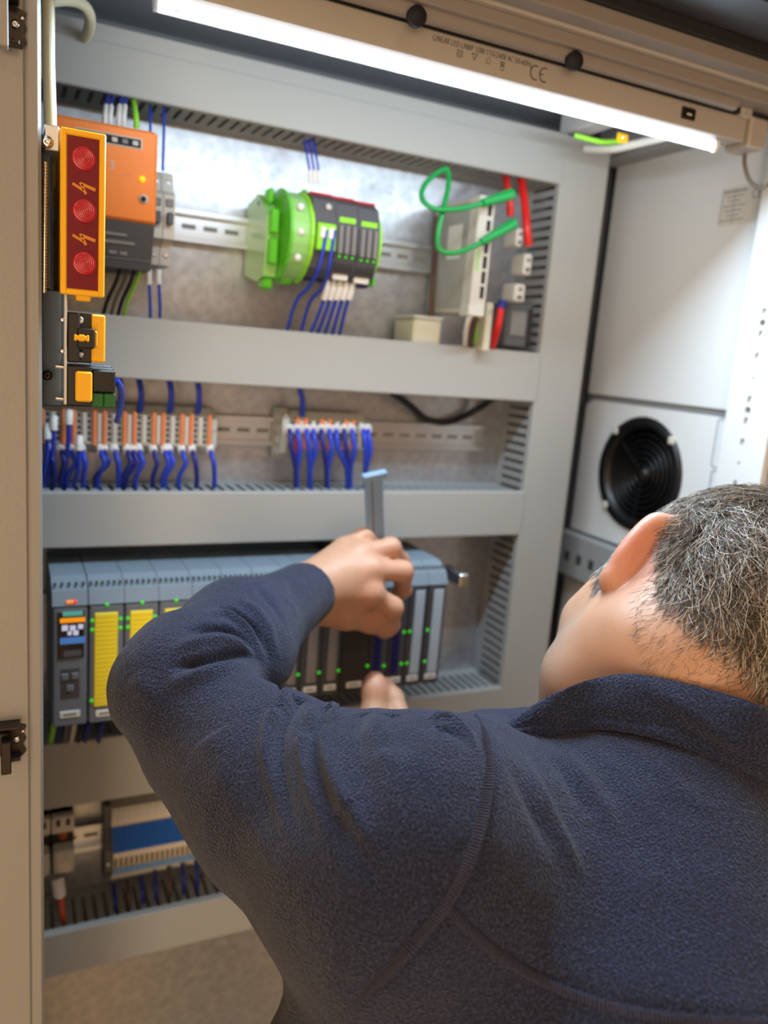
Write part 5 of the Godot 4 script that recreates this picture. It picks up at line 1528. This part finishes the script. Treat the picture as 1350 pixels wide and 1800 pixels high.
func px_line(f: Field, pts: Array) -> PackedVector3Array:
	var out := PackedVector3Array()
	for p: Array in pts:
		out.append(f.march(EYE, ray(p[0], p[1]), 0.25, 1.0))
	return out

func build_jacket(person: Node3D) -> void:
	var f := Field.new()
	var E := at(306, 1213, 0.602)
	var J := at(730, 1526, 0.50)
	var mid_arm := at(500, 1399, 0.55)
	# raised left arm: loose upper sleeve, elbow, forearm
	f.cap(E, mid_arm, 0.0400, 0.0605, 0.03)
	f.cap(mid_arm, J, 0.0605, 0.0935, 0.03)
	f.cap(at(322, 1335, 0.585), at(610, 1675, 0.50), 0.0285, 0.030, 0.015)
	f.cap(at(300, 1205, 0.602), at(415, 1124, 0.705), 0.0375, 0.0470, 0.035)
	f.cap(at(415, 1124, 0.705), at(545, 1036, 0.842), 0.0470, 0.0310, 0.03)
	f.cap(at(330, 1170, 0.63), at(440, 1160, 0.665), 0.036, 0.032, 0.03)
	# back, shoulders, hem
	f.cap(J, at(905, 1560, 0.585), 0.091, 0.116, 0.03)
	f.cap(at(905, 1560, 0.585), at(1460, 1650, 0.585), 0.116, 0.112, 0.05)
	f.cap(at(832, 1970, 0.50), at(1330, 2000, 0.515), 0.135, 0.125, 0.03)
	f.cap(at(905, 1560, 0.585), at(832, 1970, 0.50), 0.108, 0.133, 0.025)
	f.cap(at(1205, 1400, 0.565), at(1180, 1830, 0.475), 0.082, 0.122, 0.06)
	f.cap(Vector3(0.36, 1.05, 0.63), Vector3(0.48, 1.05, 0.66), 0.132, 0.132, 0.08)
	# right sleeve, hidden behind the back
	f.cap(at(1460, 1650, 0.585), at(1150, 1760, 0.78), 0.088, 0.052, 0.04)
	f.cap(at(1150, 1760, 0.78), at(790, 1480, 0.836), 0.052, 0.034, 0.03)
	var cl := at(541, 1039, 0.838)
	f.cuts.append([cl, (at(545, 1036, 0.842) - at(415, 1124, 0.705)).normalized(), 0.07])
	var crw := at(800, 1488, 0.835)
	f.cuts.append([crw, (at(790, 1480, 0.836) - at(1150, 1760, 0.78)).normalized(), 0.06])
	f.cuts.append([Vector3(0.43, 0.95, 0.65), Vector3.DOWN, 0.28])
	var plain := Field.new()
	plain.a = f.a
	plain.ba = f.ba
	plain.il = f.il
	plain.ra = f.ra
	plain.rd = f.rd
	plain.kk = f.kk
	# folds: polyline in the photograph followed on the cloth, height in mm, width on either side in mm
	var folds: Array = []
	var table := [
		[[[292, 1180], [327, 1165], [367, 1153], [409, 1147], [435, 1150], [470, 1168]], -6.5, 3.2, 5.0],
		[[[285, 1205], [330, 1192], [380, 1176], [430, 1170], [480, 1182]], 3.2, 6.0, 7.0],
		[[[285, 1152], [330, 1136], [380, 1126], [425, 1132], [455, 1160]], 3.6, 6.5, 4.5],
		[[[320, 1116], [345, 1107], [375, 1102], [409, 1109], [441, 1136], [466, 1172]], -4.6, 3.4, 4.4],
		[[[345, 1082], [390, 1078], [420, 1094], [450, 1122], [473, 1165]], 3.2, 6.0, 4.0],
		[[[380, 1066], [405, 1070], [428, 1083], [449, 1103], [467, 1138], [476, 1172]], -5.2, 3.2, 4.6],
		[[[400, 1048], [435, 1062], [462, 1088], [480, 1130], [486, 1165]], 2.6, 6.0, 5.0],
		[[[440, 1020], [462, 1045], [487, 1075], [500, 1115]], -1.6, 5.0, 5.0],
		[[[475, 1003], [500, 1030], [518, 1070], [515, 1110]], 1.4, 5.0, 5.0],
		[[[232, 1185], [255, 1215], [290, 1250]], 2.0, 9.0, 9.0],
		[[[503, 1205], [493, 1213], [486, 1223]], -6.0, 1.9, 2.4],
		[[[520, 1212], [497, 1222], [478, 1255], [467, 1305], [474, 1365], [492, 1430], [515, 1500]], 3.4, 5.0, 3.6],
		[[[530, 1226], [510, 1250], [494, 1290], [492, 1345], [508, 1415], [535, 1490]], -3.4, 4.0, 4.6],
		[[[562, 1228], [545, 1262], [532, 1305], [540, 1360], [562, 1430], [596, 1510]], 3.4, 5.0, 4.2],
		[[[583, 1246], [562, 1282], [552, 1325], [566, 1390], [596, 1455], [632, 1520]], -3.0, 3.6, 4.6],
		[[[604, 1238], [585, 1252], [572, 1285], [574, 1325], [597, 1388], [632, 1450], [668, 1515], [690, 1560]], 3.6, 4.4, 5.0],
		[[[606, 1238], [594, 1244], [582, 1252]], -5.0, 1.8, 2.2],
		[[[640, 1252], [625, 1290], [632, 1345], [660, 1410], [700, 1480]], -1.8, 6.0, 7.0],
		[[[665, 1240], [662, 1275], [680, 1330], [712, 1390]], 1.5, 7.0, 7.0],
		[[[690, 1254], [696, 1290], [720, 1340]], -1.6, 5.0, 6.0],
		[[[757, 1262], [790, 1262], [816, 1280], [832, 1304], [838, 1330]], 2.8, 3.4, 3.0],
		[[[765, 1276], [792, 1280], [812, 1298], [822, 1325]], -2.2, 3.4, 4.0],
		[[[600, 1420], [640, 1500], [700, 1590]], -1.6, 9.0, 9.0],
		[[[370, 1290], [400, 1380], [450, 1470], [520, 1560]], 1.4, 12.0, 12.0],
		[[[915, 1318], [950, 1390], [985, 1460], [1012, 1520], [1030, 1560]], 2.4, 4.0, 7.0],
		[[[890, 1330], [925, 1400], [960, 1470], [990, 1530]], -1.6, 6.0, 5.0],
		[[[985, 1310], [1030, 1370], [1070, 1430], [1100, 1490]], 1.8, 6.0, 6.0],
		[[[960, 1320], [1005, 1385], [1045, 1450]], -1.4, 5.0, 5.0],
		[[[1040, 1312], [1090, 1360], [1140, 1430]], 1.2, 6.0, 6.0],
		[[[1110, 1318], [1180, 1370], [1240, 1420]], 1.2, 6.0, 7.0],
		# seams: a welt with a groove beside it
		[[[832, 1258], [852, 1298], [860, 1345], [857, 1390], [845, 1450], [822, 1520], [790, 1582], [745, 1640], [700, 1690], [650, 1735], [598, 1772]], 1.1, 1.9, 1.9],
		[[[846, 1262], [866, 1300], [874, 1347], [871, 1394], [859, 1455], [836, 1526], [803, 1590], [756, 1650], [710, 1701], [658, 1747], [604, 1785]], -1.3, 1.4, 2.4],
		[[[783, 1592], [830, 1640], [880, 1680], [940, 1718], [1010, 1749], [1100, 1776], [1200, 1791], [1350, 1799]], 0.8, 1.8, 1.8],
		[[[790, 1582], [838, 1628], [888, 1667], [947, 1704], [1016, 1735], [1104, 1762], [1204, 1777], [1350, 1785]], -0.9, 1.4, 1.8],
	]
	for t: Array in table:
		var p := px_line(plain, t[0])
		var sp := PackedVector3Array()
		var arr: Array = []
		for q in p:
			arr.append(q)
		sp = spline(arr, 3)
		var c := Vector3.ZERO
		for q in sp:
			c += q
		c /= sp.size()
		var r := 0.0
		for q in sp:
			r = maxf(r, q.distance_to(c))
		folds.append([sp, t[1] * 0.001, t[2] * 0.001, t[3] * 0.001, c, r + maxf(t[2], t[3]) * 0.0025, 0.34 if folds.size() < 10 or folds.size() > 23 else 0.04])
	var net := f.net(0.0042)
	var vs: PackedVector3Array = net[0]
	var ix: PackedInt32Array = net[1]
	vs = relax(vs, ix, 1)
	# one refinement of the side that shows, so that folds and seams have room
	var sub := refine(vs, ix, folds)
	vs = sub[0]
	ix = sub[1]
	var ns := normals_of(vs, ix)
	var lump := FastNoiseLite.new()
	lump.frequency = 16.0
	lump.seed = 12
	lump.fractal_octaves = 3
	var moved := vs.duplicate()
	for i in vs.size():
		var v := vs[i]
		var d := lump.get_noise_3dv(v) * 0.0016
		for fo: Array in folds:
			if v.distance_to(fo[4]) > fo[5]:
				continue
			var sp: PackedVector3Array = fo[0]
			var best := 1e9
			var side := 1.0
			var along := 0.0
			var m := sp.size() - 1
			for k in m:
				var e := sp[k + 1] - sp[k]
				var pa := v - sp[k]
				var t := clampf(pa.dot(e) / e.length_squared(), 0.0, 1.0)
				var off := pa - e * t
				var dd := off.length_squared()
				if dd < best:
					best = dd
					along = (k + t) / m
					side = off.dot(e.cross(sp[k] - EYE))
			best = sqrt(best)
			var w: float = fo[2] if side > 0.0 else fo[3]
			if best < w * 2.6:
				var fade := smoothstep(0.0, fo[6], along) * smoothstep(1.0, 0.5, along) if absf(fo[1]) > 0.00131 else 1.0
				d += fo[1] * (1.55 if absf(fo[1]) > 0.00131 else 0.7) * exp(-best * best / (w * w)) * fade
		moved[i] = v + ns[i] * d
	put_mesh("fleece_jacket", array_mesh(moved, normals_of(moved, ix), ix), M.fleece, person)
	# stitches across the seam welts
	for s in 2:
		var line: PackedVector3Array = folds[30 if s == 0 else 32][0]
		var st := nb()
		var total := 0.0
		for i in line.size() - 1:
			var e := line[i + 1] - line[i]
			var n := int(e.length() / 0.0021) + 1
			var out := (EYE - line[i]).normalized()
			var across := e.cross(out).normalized()
			for k in n:
				var p := line[i] + e * (float(k) / n) + out * (0.0016 if s == 0 else 0.0012)
				var sl := across * (0.0030 if s == 0 else 0.0024) + e.normalized() * 0.0004
				tube(st, PackedVector3Array([p - sl - out * 0.0006, p, p + sl - out * 0.0006]), 0.0005, 5)
			total += e.length()
		put("shoulder_stitching" if s == 0 else "back_stitching", st, M.stitch, person)
	# ribbed cuff round the left wrist
	var axis: Vector3 = f.cuts[0][1]
	var cuff := Field.new()
	var ring: Array = []
	var ux := axis.cross(Vector3.UP).normalized()
	var uy := ux.cross(axis)
	for k in 25:
		var a := TAU * k / 24.0
		ring.append([cl - axis * 0.004 + ux * cos(a) * 0.0275 + uy * sin(a) * 0.0275, 0.0042])
	limb(cuff, ring, 0.002)
	var cn := cuff.net(0.0026)
	put_mesh("cuff", array_mesh(cn[0], normals_of(cn[0], cn[1]), cn[1]), M.fleece, person)
	build_collar(person, plain)

func refine(vs: PackedVector3Array, ix: PackedInt32Array, folds: Array) -> Array:
	var near := PackedByteArray()
	near.resize(vs.size())
	for i in vs.size():
		var p := vs[i] - EYE
		var z := p.dot(CZ)
		var sx := 675.0 + FPX * p.dot(CX) / z
		var sy := 900.0 + FPX * p.dot(CY) / z
		near[i] = 1 if sx > 150.0 and sx < 1420.0 and sy > 950.0 and sy < 1850.0 and z < 0.86 else 0
	var mid := {}
	var out := PackedInt32Array()
	var key := func(a: int, b: int) -> int:
		var k := (mini(a, b) << 24) | maxi(a, b)
		if not mid.has(k):
			mid[k] = vs.size()
			vs.append((vs[a] + vs[b]) * 0.5)
		return mid[k]
	for i in range(0, ix.size(), 3):
		var a := ix[i]
		var b := ix[i + 1]
		var c := ix[i + 2]
		var sa := near[a] and near[b]
		var sb := near[b] and near[c]
		var sc := near[c] and near[a]
		if sa and sb and sc:
			var x: int = key.call(a, b)
			var y: int = key.call(b, c)
			var z: int = key.call(c, a)
			out.append_array(PackedInt32Array([a, x, z, x, b, y, z, y, c, x, y, z]))
		elif sa:
			var x: int = key.call(a, b)
			out.append_array(PackedInt32Array([a, x, c, x, b, c]))
		elif sb:
			var x: int = key.call(b, c)
			out.append_array(PackedInt32Array([b, x, a, x, c, a]))
		elif sc:
			var x: int = key.call(c, a)
			out.append_array(PackedInt32Array([c, x, b, x, a, b]))
		else:
			out.append_array(PackedInt32Array([a, b, c]))
	return [vs, out]

func build_collar(person: Node3D, body: Field) -> void:
	var base: Array = []
	var top: Array = []
	for p: Array in [[918, 1284], [962, 1294], [1030, 1286], [1100, 1288], [1200, 1314], [1350, 1376]]:
		base.append(body.march(EYE, ray(p[0], p[1]), 0.25, 0.8))
	var dz := 0.0
	var tops := [[894, 1268, 0.012], [985, 1214, 0.008], [1062, 1189, 0.004], [1130, 1186, 0.002], [1250, 1212, 0.0], [1350, 1245, 0.0]]
	for i in 6:
		var q: Vector3 = base[i]
		dz = (q - EYE).dot(CZ)
		top.append(at(tops[i][0], tops[i][1], dz + tops[i][2]))
	for p: Array in [[1490, 1440, 0.50, 1470, 1300, 0.53], [1530, 1440, 0.58, 1480, 1320, 0.59], [1420, 1400, 0.66, 1390, 1310, 0.66], [1230, 1350, 0.69, 1220, 1280, 0.68], [1040, 1310, 0.66, 1020, 1262, 0.66]]:
		base.append(at(p[0], p[1], p[2]))
		top.append(at(p[3], p[4], p[5]))
	base.append(base[0])
	top.append(top[0])
	var bs := spline(base, 12)
	var ts := spline(top, 12)
	var n := bs.size()
	var rows := 12
	var vs := PackedVector3Array()
	var mid := Vector3.ZERO
	for q in bs:
		mid += q / n
	for side in 2:
		for j in rows + 1:
			var t := float(j) / rows
			for i in n:
				var p := bs[i].lerp(ts[i], t)
				var o := (p - mid)
				var up := (ts[i] - bs[i]).normalized()
				o = (o - up * o.dot(up)).normalized()
				var w := float(i) / n
				var bulge := sin(t * PI) * 0.004 + 0.0018 * exp(-pow((t - 0.10) / 0.06, 2.0)) - 0.0022 * exp(-pow((t - 0.22) / 0.06, 2.0)) + 0.0032 * exp(-pow((t - (0.9 - (w - 0.27) * 4.0)) / 0.14, 2.0)) * smoothstep(0.26, 0.33, w) * smoothstep(0.56, 0.45, w)
				bulge -= 0.0030 * exp(-pow((t - (0.62 - (w - 0.27) * 4.0)) / 0.16, 2.0)) * smoothstep(0.26, 0.33, w) * smoothstep(0.56, 0.45, w)
				var edge := 0.0024 * sqrt(maxf(0.0, 1.0 - pow(t, 14.0)))
				vs.append(p + o * (bulge + (edge if side == 0 else -edge)))
	var ix := PackedInt32Array()
	var layer := (rows + 1) * n
	for side in 2:
		for j in rows:
			for i in n - 1:
				var a := side * layer + j * n + i
				var q := [a, a + 1, a + n + 1, a, a + n + 1, a + n]
				if side == 1:
					q = [a, a + n + 1, a + 1, a, a + n, a + n + 1]
				for k: int in q:
					ix.append(k)
	for i in n - 1:
		var a := rows * n + i
		for k: int in [a, a + 1, layer + a + 1, a, layer + a + 1, layer + a]:
			ix.append(k)
	put_mesh("collar", array_mesh(vs, normals_of(vs, ix), ix), M.fleece, person)

func build_hair(person: Node3D, head: Array) -> void:
	var vs: PackedVector3Array = head[0]
	var ix: PackedInt32Array = head[1]
	var ns := normals_of(vs, ix)
	var r := RandomNumberGenerator.new()
	r.seed = 99
	var sw := FastNoiseLite.new()
	sw.frequency = 22.0
	sw.seed = 8
	var whorl := hd(-0.012, 0.112, -0.058)
	var ov := PackedVector3Array()
	var on := PackedVector3Array()
	var oc := PackedColorArray()
	var oi := PackedInt32Array()
	for i in range(0, ix.size(), 3):
		var c := (vs[ix[i]] + vs[ix[i + 1]] + vs[ix[i + 2]]) / 3.0
		var q := c - HC
		var l := q.dot(HL)
		var u := q.dot(HU)
		var n := q.dot(HN)
		if q.length() > 0.16 or (absf(l) > 0.0765 and n > -0.05 and u < 0.045 and u > -0.05):
			continue
		var m := hair_mask(l, u, n)
		var thin := false
		if m < 0.0:
			# stray hair on the nape
			if n < -0.035 and m > -0.045 and r.randf() < 0.22:
				thin = true
			else:
				continue
		elif r.randf() > lerpf(0.30, 0.70, smoothstep(0.0, 0.02, m)):
			continue
		var nn := (ns[ix[i]] + ns[ix[i + 1]] + ns[ix[i + 2]]).normalized()
		var flow := c - whorl
		flow = (flow - nn * flow.dot(nn)).normalized()
		var turn := sw.get_noise_3dv(c) * 1.5 + r.randfn(0.0, 0.30) + (0.45 if not thin else 0.0)
		flow = flow.rotated(nn, turn)
		var far := clampf(m / 0.05, 0.0, 1.0)
		var ln := (0.009 + 0.014 * far) * r.randf_range(0.7, 1.25)
		if thin:
			ln = r.randf_range(0.005, 0.013)
		var lift := lerpf(0.22, 0.50, far) * r.randf_range(0.6, 1.3)
		var dir := (flow + nn * lift).normalized()
		var curl := r.randfn(0.0, 0.22)
		var pts := PackedVector3Array([c - nn * 0.0005])
		var steps := 4
		for k in steps:
			pts.append(pts[k] + dir * ln / steps)
			dir = (dir - nn * lift * 0.42 + nn.cross(dir) * curl).normalized()
		var g := r.randf()
		var top_grey := clampf(0.35 + u * 2.2 + l * 1.2, 0.15, 0.75)
		var col := Color(0.055, 0.045, 0.038)
		if g < 0.36 * (0.5 + top_grey):
			col = Color(0.62, 0.57, 0.50)
		elif g < 0.62 * (0.4 + top_grey):
			col = Color(0.22, 0.195, 0.17)
		elif g < 0.75:
			col = Color(0.11, 0.09, 0.075)
		if thin and g < 0.5:
			col = Color(0.55, 0.45, 0.36)
		col = col * r.randf_range(0.75, 1.2)
		var rad := (0.00027 if not thin else 0.00013) * r.randf_range(0.8, 1.3)
		var o := ov.size()
		for k in steps + 1:
			var t := (pts[mini(k + 1, steps)] - pts[maxi(k - 1, 0)]).normalized()
			var s1 := t.cross(nn).normalized()
			var s2 := s1.cross(t)
			var rr := rad * (1.0 - 0.75 * pow(float(k) / steps, 2.0))
			for e in 3:
				var a := TAU * e / 3.0
				var d := s1 * cos(a) + s2 * sin(a)
				ov.append(pts[k] + d * rr)
				on.append(d)
				oc.append(col)
		for k in steps:
			for e in 3:
				var a := o + k * 3 + e
				var b := o + k * 3 + (e + 1) % 3
				for w: int in [a, b, b + 3, a, b + 3, a + 3]:
					oi.append(w)
	M.hair = mat(Color(1, 1, 1), 0.38, 0.0, 0.6)
	M.hair.vertex_color_use_as_albedo = true
	var h := put_mesh("hair", array_mesh(ov, on, oi, oc), M.hair, person)
	h.set_meta("kind", "stuff")
